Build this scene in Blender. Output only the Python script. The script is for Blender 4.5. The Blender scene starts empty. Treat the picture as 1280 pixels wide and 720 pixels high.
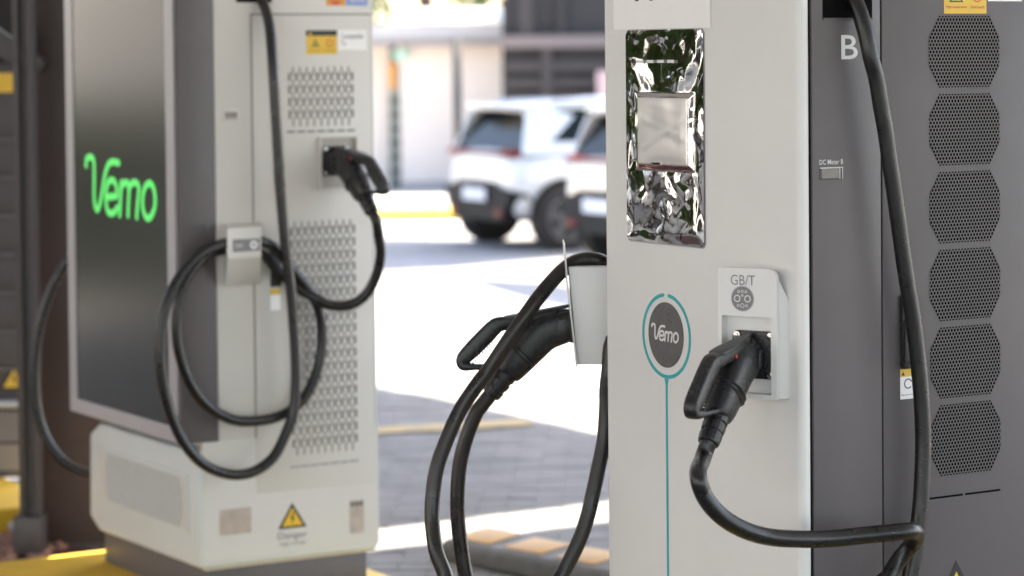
import bpy, bmesh, math, random
from mathutils import Vector, Matrix
from math import sin, cos, pi, radians, tan, atan, atan2, sqrt
random.seed(7)
scene = bpy.context.scene
COL = scene.collection
V = Vector

# ------------------------------------------------------------------ camera
CAM_Z = 1.63
PITCH = atan(102 / 3200); ROLL = .0095
F_ = V((0, cos(PITCH), -sin(PITCH))); U_ = V((0, sin(PITCH), cos(PITCH))); X_ = V((1, 0, 0))
cxv = X_ * cos(ROLL) - U_ * sin(ROLL); cyv = U_ * cos(ROLL) + X_ * sin(ROLL)
cam_d = bpy.data.cameras.new('camera'); cam = bpy.data.objects.new('camera', cam_d); COL.objects.link(cam)
m = Matrix.Identity(4)
for i in range(3):
    m[i][0] = cxv[i]; m[i][1] = cyv[i]; m[i][2] = -F_[i]
m[2][3] = CAM_Z
cam.matrix_world = m
cam_d.sensor_width = 36; cam_d.lens = 90; cam_d.shift_y = -(360 - 172) / 1280
cam_d.clip_start = .1; cam_d.clip_end = 2000
cam_d.dof.use_dof = True; cam_d.dof.focus_distance = 4.92; cam_d.dof.aperture_fstop = 3.3
scene.camera = cam

# ------------------------------------------------------------------ world, sun, exposure
SUN_EL = radians(60); SUN_H = V((.36, .93, 0)).normalized()
w = bpy.data.worlds.new('World'); scene.world = w; w.use_nodes = True
nt = w.node_tree; bg = nt.nodes['Background']
sky = nt.nodes.new('ShaderNodeTexSky'); sky.sky_type = 'NISHITA'; sky.sun_disc = False
sky.sun_elevation = SUN_EL; sky.sun_rotation = atan2(SUN_H.x, SUN_H.y); sky.air_density = 1.0; sky.dust_density = 1.6; sky.ozone_density = 1
nt.links.new(sky.outputs[0], bg.inputs[0]); bg.inputs[1].default_value = .15
sd = bpy.data.lights.new('sun', 'SUN'); sd.energy = 5; sd.angle = radians(.5); sd.color = (1, .95, .87)
sun = bpy.data.objects.new('sun', sd); COL.objects.link(sun)
SUN_V = SUN_H * cos(SUN_EL) + V((0, 0, sin(SUN_EL)))
sun.rotation_euler = SUN_V.to_track_quat('Z', 'Y').to_euler(); sun.location = (5, 5, 20)
scene.view_settings.view_transform = 'Standard'; scene.view_settings.look = 'None'
scene.view_settings.exposure = 2.58; scene.view_settings.gamma = 1
scene.view_settings.use_white_balance = True; scene.view_settings.white_balance_temperature = 7250; scene.view_settings.white_balance_tint = 11.5
scene.cycles.use_denoising = True
scene.cycles.max_bounces = 8; scene.cycles.diffuse_bounces = 4
scene.cycles.sample_clamp_indirect = 8

# ------------------------------------------------------------------ materials
def mat(name, col, rough=.5, metal=0, var=0, vscale=8, bump=0, bscale=200, col2=None, spec=None, coat=0, rvar=0, emit=None, estr=1, detail=6, trans=0):
    mt = bpy.data.materials.new(name); mt.use_nodes = True
    n = mt.node_tree; p = n.nodes['Principled BSDF']
    p.inputs['Base Color'].default_value = (*col, 1)
    p.inputs['Roughness'].default_value = rough; p.inputs['Metallic'].default_value = metal
    if spec is not None: p.inputs['Specular IOR Level'].default_value = spec
    if coat: p.inputs['Coat Weight'].default_value = coat; p.inputs['Coat Roughness'].default_value = .06
    if trans: p.inputs['Transmission Weight'].default_value = trans
    if emit: p.inputs['Emission Color'].default_value = (*emit, 1); p.inputs['Emission Strength'].default_value = estr
    tc = n.nodes.new('ShaderNodeTexCoord')
    if var or col2 or rvar:
        nz = n.nodes.new('ShaderNodeTexNoise'); nz.inputs['Scale'].default_value = vscale; nz.inputs['Detail'].default_value = detail
        nz.inputs['Roughness'].default_value = .6
        n.links.new(tc.outputs['Object'], nz.inputs['Vector'])
        rmp = n.nodes.new('ShaderNodeMapRange'); rmp.inputs[1].default_value = .3; rmp.inputs[2].default_value = .7
        n.links.new(nz.outputs[0], rmp.inputs[0])
        if var or col2:
            mx = n.nodes.new('ShaderNodeMix'); mx.data_type = 'RGBA'
            c2 = col2 if col2 else tuple(c * (1 - var) for c in col)
            mx.inputs[6].default_value = (*col, 1); mx.inputs[7].default_value = (*c2, 1)
            n.links.new(rmp.outputs[0], mx.inputs[0]); n.links.new(mx.outputs[2], p.inputs['Base Color'])
        if rvar:
            mr = n.nodes.new('ShaderNodeMapRange'); mr.inputs[3].default_value = rough - rvar; mr.inputs[4].default_value = rough + rvar
            n.links.new(rmp.outputs[0], mr.inputs[0]); n.links.new(mr.outputs[0], p.inputs['Roughness'])
    if bump:
        nb = n.nodes.new('ShaderNodeTexNoise'); nb.inputs['Scale'].default_value = bscale; nb.inputs['Detail'].default_value = 3
        n.links.new(tc.outputs['Object'], nb.inputs['Vector'])
        b = n.nodes.new('ShaderNodeBump'); b.inputs['Strength'].default_value = bump; b.inputs['Distance'].default_value = .002
        n.links.new(nb.outputs[0], b.inputs['Height']); n.links.new(b.outputs[0], p.inputs['Normal'])
    return mt

M = {}
M['white'] = mat('white_powder_coat', (.80, .80, .795), .40, var=.08, vscale=1.7, bump=.08, bscale=700, rvar=.06)
M['white_warm'] = mat('off_white_powder_coat', (.66, .64, .61), .45, var=.06, vscale=2, bump=.08, bscale=500, rvar=.06)
M['base_white'] = mat('pale_grey_plastic', (.66, .70, .705), .45, var=.05, vscale=3, bump=.05, bscale=400)
M['grey'] = mat('grey_powder_coat', (.120, .108, .115), .44, var=.10, vscale=3, bump=.15, bscale=900, rvar=.06)
M['grey_dark'] = mat('dark_grey_paint', (.09, .083, .09), .5, var=.12, vscale=4, bump=.1)
M['brown'] = mat('brown_grey_paint', (.070, .050, .048), .55, var=.2, vscale=2.5, bump=.1, bscale=300)
M['seam'] = mat('gap_black', (.006, .006, .006), .6)  # black for the core, giving the open panel gaps their darkness
M['hole'] = mat('opening_black', (.004, .004, .004), .9, spec=.1)  # flat black, stands in for the shade inside slots, outlets and gaps
M['rubber'] = mat('black_cable_rubber', (.008, .008, .009), .32, var=.4, vscale=35, bump=.25, bscale=260, rvar=.1, spec=.6)
M['rubber_worn'] = mat('worn_cable_rubber', (.009, .0085, .0085), .33, vscale=14, col2=(.024, .018, .015), bump=.2, bscale=120, rvar=.14)
M['plastic'] = mat('black_moulded_plastic', (.018, .018, .021), .28, var=.3, vscale=30, bump=.2, bscale=1500, rvar=.08)
M['plastic_grey'] = mat('dark_grey_plastic', (.06, .058, .06), .42, var=.25, vscale=40, bump=.2, bscale=1200)
M['screw'] = mat('steel_screw', (.62, .6, .58), .25, metal=1)
M['alu'] = mat('silver_bezel', (.50, .49, .52), .4, metal=.25, var=.05)
M['teal'] = mat('teal_print', (.02, .42, .46), .4)
M['disc'] = mat('grey_badge', (.13, .13, .13), .5, var=.2, vscale=60)
M['ink'] = mat('dark_grey_ink', (.07, .07, .075), .5)
M['inkl'] = mat('mid_grey_ink', (.22, .22, .235), .5)
M['print_white'] = mat('white_print', (.78, .78, .78), .45)
M['paper'] = mat('white_paper_label', (.96, .955, .955), .55, var=.03, vscale=5)
M['yellow'] = mat('yellow_sticker', (.80, .50, .035), .42, var=.08, vscale=30)
M['orange'] = mat('orange_sticker', (.75, .30, .03), .45)
M['blue'] = mat('blue_label', (.25, .36, .72), .45, var=.2, vscale=60)
M['black'] = mat('black_print', (.012, .012, .012), .45)
M['red'] = mat('red_print', (.6, .05, .03), .45)
M['plate_metal'] = mat('nameplate_metal', (.55, .47, .42), .35, metal=.4, var=.25, vscale=25)
M['led'] = mat('red_indicator', (.55, .06, .04), .3, var=.4, vscale=300)
M['green_glow'] = mat('green_screen_pixels', (.05, .5, .12), .4, emit=(.06, .70, .13), estr=.155)
M['lcd'] = mat('meter_lcd', (.10, .105, .085), .12, var=.4, vscale=60, coat=.5)
M['curb_yellow'] = mat('yellow_kerb_paint', (.80, .50, .03), .6, col2=(.66, .40, .04), vscale=9, bump=.4, bscale=60)
M['rim'] = mat('alloy', (.16, .16, .17), .35, metal=.6)
M['tyre'] = mat('tyre', (.02, .02, .02), .8)
M['car'] = mat('white_car_paint', (.56, .57, .57), .25, coat=.8)
M['glass'] = mat('dark_car_glass', (.006, .010, .010), .14, spec=.12)
M['trim'] = mat('black_car_trim', (.007, .007, .008), .6, spec=.2)
M['taillamp'] = mat('red_tail_lamp', (.16, .008, .012), .3, spec=.2)
M['licence'] = mat('licence_plate', (.62, .68, .78), .4, var=.3, vscale=40)

# display glass: dark, glossy, with a soft sheen
M['display'] = mat('dark_panel', (.027, .030, .029), .19, spec=.5, coat=.10)
M['display'].node_tree.nodes['Principled BSDF'].inputs['Coat Roughness'].default_value = .18

def film_material():
    mt = bpy.data.materials.new('mirror_protective_film'); mt.use_nodes = True
    n = mt.node_tree; p = n.nodes['Principled BSDF']
    p.inputs['Metallic'].default_value = 1; p.inputs['Roughness'].default_value = .045; p.inputs['Base Color'].default_value = (.70, .69, .69, 1)
    tc = n.nodes.new('ShaderNodeTexCoord')
    def bumpn(scale, st, dist, prev, det=1.5, distort=0):
        nb = n.nodes.new('ShaderNodeTexNoise'); nb.inputs['Scale'].default_value = scale; nb.inputs['Detail'].default_value = det; nb.inputs['Distortion'].default_value = distort
        n.links.new(tc.outputs['Object'], nb.inputs['Vector'])
        b = n.nodes.new('ShaderNodeBump'); b.inputs['Strength'].default_value = st; b.inputs['Distance'].default_value = dist
        n.links.new(nb.outputs[0], b.inputs['Height'])
        if prev: n.links.new(prev.outputs[0], b.inputs['Normal'])
        return b
    a = bumpn(14, .25, .004, None, 0, .8)
    c = bumpn(42, .12, .0010, a, 0, 1.0)
    n.links.new(c.outputs[0], p.inputs['Normal'])
    return mt
M['film'] = film_material()
M['film_pad'] = mat('silvery_film_pad', (.82, .81, .80), .28, metal=.45, bump=.3, bscale=14)

# ------------------------------------------------------------------ helpers
def link(o, parent=None):
    COL.objects.link(o)
    if parent: o.parent = parent
    return o
def tag(o, label=None, cat=None, group=None, kind=None):
    if label: o['label'] = label
    if cat: o['category'] = cat
    if group: o['group'] = group
    if kind: o['kind'] = kind
    return o
def empty(name, loc=(0, 0, 0), rz=0):
    o = bpy.data.objects.new(name, None); COL.objects.link(o); o.location = loc; o.rotation_euler = (0, 0, rz); o.empty_display_size = .1
    return o
def mesh_obj(name, verts, faces, mt, parent=None, smooth=False, bevel=0, seg=2, autos=False):
    me = bpy.data.meshes.new(name); me.from_pydata([tuple(v) for v in verts], [], faces)
    bm = bmesh.new(); bm.from_mesh(me)
    if bevel:
        bmesh.ops.remove_doubles(bm, verts=bm.verts, dist=1e-6)
        es = [e for e in bm.edges if len(e.link_faces) == 2 and e.calc_face_angle(0) > .35]
        bmesh.ops.bevel(bm, geom=es, offset=bevel, segments=seg, profile=.5, affect='EDGES', clamp_overlap=True)
    bmesh.ops.recalc_face_normals(bm, faces=bm.faces)
    for f in bm.faces: f.smooth = smooth or bool(bevel and seg > 1)
    bm.to_mesh(me); bm.free()
    if bevel and seg > 1 and not smooth:
        try: me.set_sharp_from_angle(angle=radians(38))
        except Exception: pass
    me.materials.append(mt)
    o = bpy.data.objects.new(name, me)
    return link(o, parent)
BOXF = [(0, 3, 2, 1), (4, 5, 6, 7), (0, 1, 5, 4), (1, 2, 6, 5), (2, 3, 7, 6), (3, 0, 4, 7)]
def boxv(x0, x1, y0, y1, z0, z1):
    return [(x0, y0, z0), (x1, y0, z0), (x1, y1, z0), (x0, y1, z0), (x0, y0, z1), (x1, y0, z1), (x1, y1, z1), (x0, y1, z1)]
def box(name, x0, x1, y0, y1, z0, z1, mt, parent=None, bevel=0, seg=2):
    return mesh_obj(name, boxv(x0, x1, y0, y1, z0, z1), BOXF, mt, parent, bevel=bevel, seg=seg)
class MB:
    def __init__(s): s.v = []; s.f = []
    def add(s, vs, fs):
        k = len(s.v); s.v += [tuple(v) for v in vs]; s.f += [tuple(i + k for i in f) for f in fs]
    def box(s, *a): s.add(boxv(*a), BOXF)
    def build(s, name, mt, parent=None, **k): return mesh_obj(name, s.v, s.f, mt, parent, **k)
    def prism(s, fr, poly, d0, d1):
        n = len(poly)
        vs = [fr @ V((x, y, d0)) for x, y in poly] + [fr @ V((x, y, d1)) for x, y in poly]
        fs = [tuple(range(n))[::-1], tuple(range(n, 2 * n))] + [(i, (i + 1) % n, (i + 1) % n + n, i + n) for i in range(n)]
        s.add(vs, fs)
def frame(o, x, y):
    x = V(x).normalized(); y = V(y).normalized(); z = x.cross(y)
    m = Matrix.Identity(4)
    for i in range(3): m[i][0] = x[i]; m[i][1] = y[i]; m[i][2] = z[i]; m[i][3] = o[i]
    return m
def rect(x0, x1, y0, y1): return [(x0, y0), (x1, y0), (x1, y1), (x0, y1)]
def rrect(x0, x1, y0, y1, r, n=5):
    out = []
    for cx, cy, a0 in ((x1 - r, y0 + r, -90), (x1 - r, y1 - r, 0), (x0 + r, y1 - r, 90), (x0 + r, y0 + r, 180)):
        for k in range(n + 1):
            a = radians(a0 + 90 * k / n); out.append((cx + r * cos(a), cy + r * sin(a)))
    return out
def circ(cx, cy, r, n=32, ry=None): return [(cx + r * cos(2 * pi * k / n), cy + (ry or r) * sin(2 * pi * k / n)) for k in range(n)]
def plate(name, fr, poly, t, mt, parent, off=0, bevel=0):
    b = MB(); b.prism(fr, poly, off, off + t); return b.build(name, mt, parent, bevel=bevel)
def ringpoly(mb, fr, cx, cy, r0, r1, d0, d1, a0=0, a1=360, n=64, rz=1):
    vs = []; k = n + 1
    for i in range(k):
        a = radians(a0 + (a1 - a0) * i / n)
        for r, d in ((r0, d0), (r1, d0), (r1, d1), (r0, d1)): vs.append(fr @ V((cx + r * cos(a), cy + rz * r * sin(a), d)))
    fs = []
    for i in range(n):
        for j in range(4): fs.append((4 * i + j, 4 * i + (j + 1) % 4, 4 * i + 4 + (j + 1) % 4, 4 * i + 4 + j))
    if abs(a1 - a0) < 359.9: fs += [(0, 1, 2, 3), (4 * n + 3, 4 * n + 2, 4 * n + 1, 4 * n)]
    mb.add(vs, fs)
def catmull(pts, n=8):
    P = [V(p) for p in pts]; P = [P[0] * 2 - P[1]] + P + [P[-1] * 2 - P[-2]]; out = []
    for i in range(1, len(P) - 2):
        a, b, c, d = P[i - 1:i + 3]
        for k in range(n):
            t = k / n
            out.append(.5 * ((2 * b) + (c - a) * t + (2 * a - 5 * b + 4 * c - d) * t * t + (3 * b - a - 3 * c + d) * t ** 3))
    out.append(P[-2]); return out
def tube_mb(mb, pts, r, seg=14, cap=True, sec=None, up=None):
    """sweep; r a number or list, sec optional list of unit 2-D section points"""
    P = [V(p) for p in pts]; n = len(P); R = r if isinstance(r, (list, tuple)) else [r] * n
    S = sec or [(cos(2 * pi * k / seg), sin(2 * pi * k / seg)) for k in range(seg)]; seg = len(S)
    T = [(P[min(i + 1, n - 1)] - P[max(i - 1, 0)]).normalized() for i in range(n)]
    u = V(up) if up else (V((0, 0, 1)) if abs(T[0].z) < .9 else V((1, 0, 0)))
    vs = []
    for i in range(n):
        u = (u - T[i] * u.dot(T[i])).normalized(); s = T[i].cross(u)
        ru, rs = R[i] if isinstance(R[i], tuple) else (R[i], R[i])
        for a, b in S: vs.append(P[i] + s * (a * rs) + u * (b * ru))
    fs = [(i * seg + j, i * seg + (j + 1) % seg, (i + 1) * seg + (j + 1) % seg, (i + 1) * seg + j) for i in range(n - 1) for j in range(seg)]
    if cap: fs += [tuple(range(seg))[::-1], tuple(range((n - 1) * seg, n * seg))]
    mb.add(vs, fs)
def tube(name, pts, r, mt, parent=None, n=8, seg=16):
    mb = MB(); c = catmull(pts, n) if n > 1 else pts; tube_mb(mb, c, r, seg); return mb.build(name, mt, parent, smooth=True)
def text(name, s, fr, x0, x1, y0, y1, mt, parent, off=.0004, t=.0004, bold=0, keep=False):
    """flat printed lettering fitted into a rectangle of a face"""
    cu = bpy.data.curves.new(name, 'FONT'); cu.body = s; cu.extrude = 0; cu.offset = bold; cu.resolution_u = 3
    tmp = bpy.data.objects.new('tmp', cu); COL.objects.link(tmp)
    dg = bpy.context.evaluated_depsgraph_get(); dg.update()
    me = bpy.data.meshes.new_from_object(tmp.evaluated_get(dg)); bpy.data.objects.remove(tmp); bpy.data.curves.remove(cu)
    xs = [v.co.x for v in me.vertices]; ys = [v.co.y for v in me.vertices]
    ax, bx, ay, by = min(xs), max(xs), min(ys), max(ys)
    for v in me.vertices:
        v.co = fr @ V((x0 + (v.co.x - ax) / (bx - ax) * (x1 - x0), y0 + (v.co.y - ay) / (by - ay) * (y1 - y0), off + t))
    me.materials.clear(); me.materials.append(mt)
    return link(bpy.data.objects.new(name, me), parent)
def stroke_mb(mb, fr, pts, wd, off, t, n=6, zpitch=1e-4):
    c = [p.to_2d() for p in catmull([(x, y, 0) for x, y in pts], n)]
    L = []; Rr = []
    for i, p in enumerate(c):
        d = (c[min(i + 1, len(c) - 1)] - c[max(i - 1, 0)]).normalized(); nn = V((-d.y, d.x)) * wd / 2
        L.append(p + nn); Rr.append(p - nn)
    def cap(p, d):
        a = atan2(d.y, d.x); return [(p.x + wd / 2 * cos(a + radians(q)), p.y + wd / 2 * sin(a + radians(q))) for q in (60, 30, 0, -30, -60)]
    d1 = (c[-1] - c[-2]); d0 = (c[0] - c[1])
    for i in range(len(c) - 1):
        mb.add([fr @ V((p[0], p[1], off + t)) for p in (L[i], Rr[i], Rr[i + 1], L[i + 1])], [(0, 1, 2, 3)])
    for p, d, A, B in ((c[-1], d1, L[-1], Rr[-1]), (c[0], d0, Rr[0], L[0])):
        q = [tuple(A)] + cap(p, d) + [tuple(B)]
        mb.add([fr @ V((x, y, off + t)) for x, y in q], [tuple(range(len(q)))])
LOGO = {
 'v1': [(-.005, .155), (.001, .174), (.025, .181), (.046, .175), (.052, .154), (.051, .11), (.049, .066), (.055, .037), (.069, .025)],
 'v2': [(.069, .025), (.088, .042), (.107, .083), (.125, .128), (.143, .154), (.159, .167), (.186, .172), (.222, .17)],
 'e': [(.139, .066), (.172, .070), (.206, .075), (.205, .098), (.193, .114), (.173, .118), (.151, .112), (.138, .095), (.131, .07), (.134, .044), (.144, .025), (.164, .02), (.188, .025), (.209, .04)],
 'm1': [(.224, .019), (.231, .067), (.238, .114)],
 'm2': [(.234, .096), (.254, .112), (.275, .115), (.288, .107), (.289, .087), (.284, .055), (.28, .021)],
 'm3': [(.287, .098), (.312, .115), (.337, .117), (.353, .107), (.352, .086), (.344, .054), (.338, .019)],
 'o': [(.421, .12), (.397, .109), (.381, .084), (.378, .052), (.39, .028), (.41, .019), (.433, .028), (.454, .052), (.458, .08), (.449, .107), (.433, .118), (.421, .12)]}
def logo(name, fr, x0, y0, sx, sy, wd, mt, parent, off):
    b = MB()
    for i, k in enumerate(LOGO):
        stroke_mb(b, fr, [(x0 + px * sx, y0 + py * sy) for px, py in LOGO[k]], wd, off, .0002 + i * .0001)
    return b.build(name, mt, parent)
def warning_triangle(parent, fr, cx, y0, hw, h, off, exclaim=False):
    """yellow triangle with black border and a lightning bolt"""
    t = plate('warning_triangle', fr, [(cx - hw, y0), (cx + hw, y0), (cx, y0 + h)], .0005, M['black'], parent, off)
    b = MB(); k = .16
    b.prism(fr, [(cx - hw * (1 - 1.7 * k), y0 + h * k * .55), (cx + hw * (1 - 1.7 * k), y0 + h * k * .55), (cx, y0 + h * (1 - k * 1.15))], off + .0005, off + .0009)
    b.build('yellow_field', M['yellow'], t)
    b = MB(); s = h
    b.prism(fr, [(cx + .05 * s, y0 + .66 * s), (cx - .09 * s, y0 + .36 * s), (cx, y0 + .37 * s), (cx - .05 * s, y0 + .14 * s), (cx + .1 * s, y0 + .42 * s), (cx + .01 * s, y0 + .41 * s), (cx + .09 * s, y0 + .62 * s)], off + .0009, off + .0013)
    b.build('lightning_bolt', M['black'], t)
    return t
def hexplate(name, fr, cx, cy, w2, h2, parent):
    """perforated octagonal grille: thin raised plate of hexagonal cells over a black sheet for the shade inside"""
    px = .0076; py = .0068; b = MB(); d0, d1 = .00045, .0008
    k = 0; rows = int(h2 * 2 / py)
    for j in range(rows + 1):
        y = cy - h2 + (h2 * 2) * j / rows; dy = abs(y - cy)
        half = w2 if dy < h2 * .42 else w2 - (dy - h2 * .42) / (h2 * .58) * w2 * .29
        n = int(half / px)
        xs = [cx + (i + (.5 if j % 2 else 0)) * px for i in range(-n - 1, n + 1)]
        for x in xs:
            if abs(x - cx) > half: continue
            vo = []; 
            for q in range(6):
                a = radians(60 * q + 30); ro = px / sqrt(3) * 1.02; ri = .0031
                vo.append(fr @ V((x + ro * cos(a), y + ro * sin(a), d1)))
            for q in range(6):
                a = radians(60 * q + 30); vo.append(fr @ V((x + ri * cos(a), y + ri * sin(a) * 1.12, d1)))
            for q in range(6):
                a = radians(60 * q + 30); vo.append(fr @ V((x + ri * cos(a), y + ri * sin(a) * 1.12, d0)))
            fs = [(q, (q + 1) % 6, (q + 1) % 6 + 6, q + 6) for q in range(6)] + [(q + 6, (q + 1) % 6 + 6, (q + 1) % 6 + 12, q + 12) for q in range(6)]
            b.add(vo, fs)
    me = bpy.data.meshes.new(name); me.from_pydata(b.v, [], b.f); me.materials.append(M['grey'])
    o = link(bpy.data.objects.new(name, me), parent)
    e = .002; W = w2 + e; H = h2 + e; c = .29 * w2
    poly = [(cx - W, cy - H * .42), (cx - W + c, cy - H), (cx + W - c, cy - H), (cx + W, cy - H * .42), (cx + W, cy + H * .42), (cx + W - c, cy + H), (cx - W + c, cy + H), (cx - W, cy + H * .42)]
    plate('black_backing', fr, [(cx + (x - cx) * .965, cy + (y - cy) * .97) for x, y in poly], .0003, M['hole'], o, .0002)  # black sheet paints the dark behind the shallow holes
    return o

# ------------------------------------------------------------------ charging connector (plug with D handle)
def connector(O, a, parent, k=1.0, name='connector'):
    """O centre of the socket flange, a horizontal outward direction"""
    a = V(a).normalized(); up = V((0, 0, 1)); w_ = a.cross(up)
    def p(x, h, l=0): return V(O) + a * (x * k) + up * (h * k) + w_ * (l * k)
    mb = MB()
    ax = [(.000, .002), (.012, 0), (.035, -.006), (.052, -.012), (.066, -.022), (.085, -.042), (.105, -.063), (.122, -.083), (.133, -.096), (.136, -.100)]
    rr = [.033, .0345, .0365, .0375, .037, .0355, .034, .031, .027, .021]
    c = catmull([p(x, h) for x, h in ax], 4)
    R = []
    for i in range(len(c)):
        t = i / 4; j = min(int(t), len(rr) - 2); f = t - j; r = rr[j] * (1 - f) + rr[j + 1] * f; R.append((r * k, r * k * .86))
    sec = []
    for q in range(28):
        an = 2 * pi * q / 28; e = .72; sec.append((math.copysign(abs(cos(an)) ** e, cos(an)), math.copysign(abs(sin(an)) ** e, sin(an))))
    tube_mb(mb, c, R, sec=sec, up=up)
    body = mb.build(name, M['plastic'], parent, smooth=True)
    # nose collar
    mb = MB(); tube_mb(mb, [p(-.012, 0), p(.004, 0)], .036 * k, 28); mb.build('nose', M['plastic_grey'], body, smooth=False)
    # seam rings on the shell
    for x0, h0, x1, h1, r in ((.097, -.0545, .0985, -.056, .0352), (.103, -.061, .1045, -.0625, .0348)):
        mb = MB(); tube_mb(mb, [p(x0, h0), p(x1, h1)], (r * k * 1.012, r * k * .875), sec=sec, up=up); mb.build('seam_ring', M['plastic_grey'], body)
    # raised side panels
    for s in (-1, 1):
        mb = MB(); P2 = [(.010, .018), (.030, .014), (.034, -.016), (.012, -.022)]
        fr = frame(p(0, 0, s * .0315), a, up)
        mb.prism(fr, [(x * k, y * k) for x, y in P2], (.0 - .002) * k, .0045 * k if s > 0 else .0015 * k)
        mb.build('side_panel', M['plastic'], body, bevel=.0015 * k)
    # handle loop
    rsec = []
    for q in range(16):
        an = 2 * pi * q / 16; e = .5; rsec.append((math.copysign(abs(cos(an)) ** e, cos(an)), math.copysign(abs(sin(an)) ** e, sin(an))))
    hp = [(.028, .026), (.085, .015), (.140, .006), (.156, .001), (.176, -.018), (.204, -.046), (.222, -.064), (.2265, -.074), (.221, -.081), (.20, -.0825), (.165, -.083), (.125, -.084), (.105, -.078)]
    hr = [(.013, .018), (.013, .0165), (.0145, .0155), (.017, .0148), (.0182, .0145), (.0178, .0145), (.0155, .0145), (.0125, .014), (.0100, .015), (.0065, .016), (.006, .016), (.006, .015), (.006, .014)]
    c = catmull([p(x, h) for x, h in hp], 3); R = []
    for i in range(len(c)):
        t = i / 3; j = min(int(t), len(hr) - 2); f = t - j; R.append(tuple((hr[j][q] * (1 - f) + hr[j + 1][q] * f) * k for q in (0, 1)))
    mb = MB(); tube_mb(mb, c, R, sec=rsec, up=up); mb.build('handle', M['plastic'], body, smooth=True)
    # grip ribs
    mb = MB()
    for i in range(9):
        t = i / 8; x = .1705 + .040 * t; h = -.0250 - .040 * t; q = V((a * 1 + up * 1)).normalized()
        b0 = p(x - .0068, h - .0088); tube_mb(mb, [b0 - w_ * .013 * k, b0 + w_ * .013 * k], .0017 * k, 8)
    mb.build('grip_ribs', M['plastic'], body)
    # flat release lever lid on the top bar
    mb = MB(); fr = frame(p(.004, .0405), (a * .985 - up * .17), w_)
    mb.prism(fr, [(x * k, y * k) for x, y in ((0, -.005), (.05, -.013), (.10, -.019), (.132, -.017), (.137, -.010), (.137, .010), (.132, .017), (.10, .019), (.05, .013), (0, .005))], -.004 * k, .0035 * k)
    mb.build('release_lever', M['plastic_grey'], body, bevel=.002 * k)
    for s in (-1, 1):
        mb = MB(); q = p(.092, .010, s * .0150); tube_mb(mb, [q, q + w_ * s * .0035 * k], .0042 * k, 14); o = mb.build('indicator', M['led'], body)
    # strain relief boot
    mb = MB(); b0 = V((.131, -.094)); d = V((.63, -.777)); 
    cs = []; Rb = []
    for s_, r in ((0, .021), (.004, .0225), (.016, .0225), (.0165, .020), (.022, .020), (.0225, .0225), (.036, .0215), (.0365, .0195), (.042, .0195), (.0425, .0215), (.056, .0205), (.060, .0195), (.0605, .0165)):
        cs.append(p(b0.x + d.x * s_, b0.y + d.y * s_)); Rb.append(r * k)
    tube_mb(mb, cs, Rb, 20); mb.build('cable_boot', M['plastic'], body, smooth=False)
    return body, p(b0.x + d.x * .05, b0.y + d.y * .05), p(b0.x + d.x * .09, b0.y + d.y * .09)
def flange(fr, parent, s=.043):
    f = plate('socket_flange', fr, rrect(-s, s, -s, s, .010), .006, M['plastic'], parent, 0, bevel=.001)
    for x in (-1, 1):
        for y in (-1, 1):
            b = MB(); cx, cy = x * (s - .009), y * (s - .009)
            b.prism(fr, circ(cx, cy, .0075, 18), .006, .0075); b.prism(fr, circ(cx, cy, .0048, 6), .0075, .0105)
            b.build('screw', M['screw'], f, bevel=.0006)
    return f

# ================================================================== GROUND AND SETTING
AL = radians(31.1)
dL = V((-sin(AL), cos(AL), 0)); dR = V((cos(AL), sin(AL), 0))
C1 = V((.54799, 4.7, 0)); C2 = V((-.88145, 7.1, 0)); ISL = .10
def gz(y):
    t = min(max((y - 12.5) / 9, 0), 1); return -.36 * (3 * t * t - 2 * t ** 3)
def ground_mat():
    mt = mat('grey_concrete_paving', (.24, .245, .26), .85, bump=.5, bscale=45)
    n = mt.node_tree; p = n.nodes['Principled BSDF']; tc = n.nodes.new('ShaderNodeTexCoord')
    br = n.nodes.new('ShaderNodeTexBrick'); mp = n.nodes.new('ShaderNodeMapping'); mp.inputs['Rotation'].default_value = (0, 0, -.10)
    br.inputs['Scale'].default_value = 5; br.inputs['Mortar Size'].default_value = .03; br.inputs['Brick Width'].default_value = 1.; br.inputs['Row Height'].default_value = .5
    br.inputs['Color1'].default_value = (.215, .212, .212, 1); br.inputs['Color2'].default_value = (.295, .29, .29, 1); br.inputs['Mortar'].default_value = (.15, .15, .155, 1)
    nz = n.nodes.new('ShaderNodeTexNoise'); nz.inputs['Scale'].default_value = .9; nz.inputs['Detail'].default_value = 8
    mx = n.nodes.new('ShaderNodeMix'); mx.data_type = 'RGBA'; mx.blend_type = 'MULTIPLY'; mx.inputs[0].default_value = .8
    rp = n.nodes.new('ShaderNodeMapRange'); rp.inputs[1].default_value = .3; rp.inputs[2].default_value = .7; rp.inputs[3].default_value = .7; rp.inputs[4].default_value = 1.12
    n.links.new(tc.outputs['Object'], mp.inputs[0]); n.links.new(mp.outputs[0], br.inputs[0]); n.links.new(tc.outputs['Object'], nz.inputs[0])
    n.links.new(nz.outputs[0], rp.inputs[0]); n.links.new(br.outputs[0], mx.inputs[6]); n.links.new(rp.outputs[0], mx.inputs[7]); n.links.new(mx.outputs[2], p.inputs['Base Color'])
    return mt
M['ground'] = ground_mat()
ys = [-30, -5, 0, 4, 8, 12] + [12.5 + .5 * i for i in range(20)] + [26, 30, 40, 80, 200, 900]
xs = [-900, -200, -40, -10, 0, 10, 40, 200, 900]
gv = [(x, y, gz(y)) for y in ys for x in xs]; nx = len(xs)
gf = [(j * nx + i, j * nx + i + 1, (j + 1) * nx + i + 1, (j + 1) * nx + i) for j in range(len(ys) - 1) for i in range(nx - 1)]
ground = mesh_obj('ground', gv, gf, M['ground'], smooth=True); tag(ground, 'grey paved car park ground', kind='structure')
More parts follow.
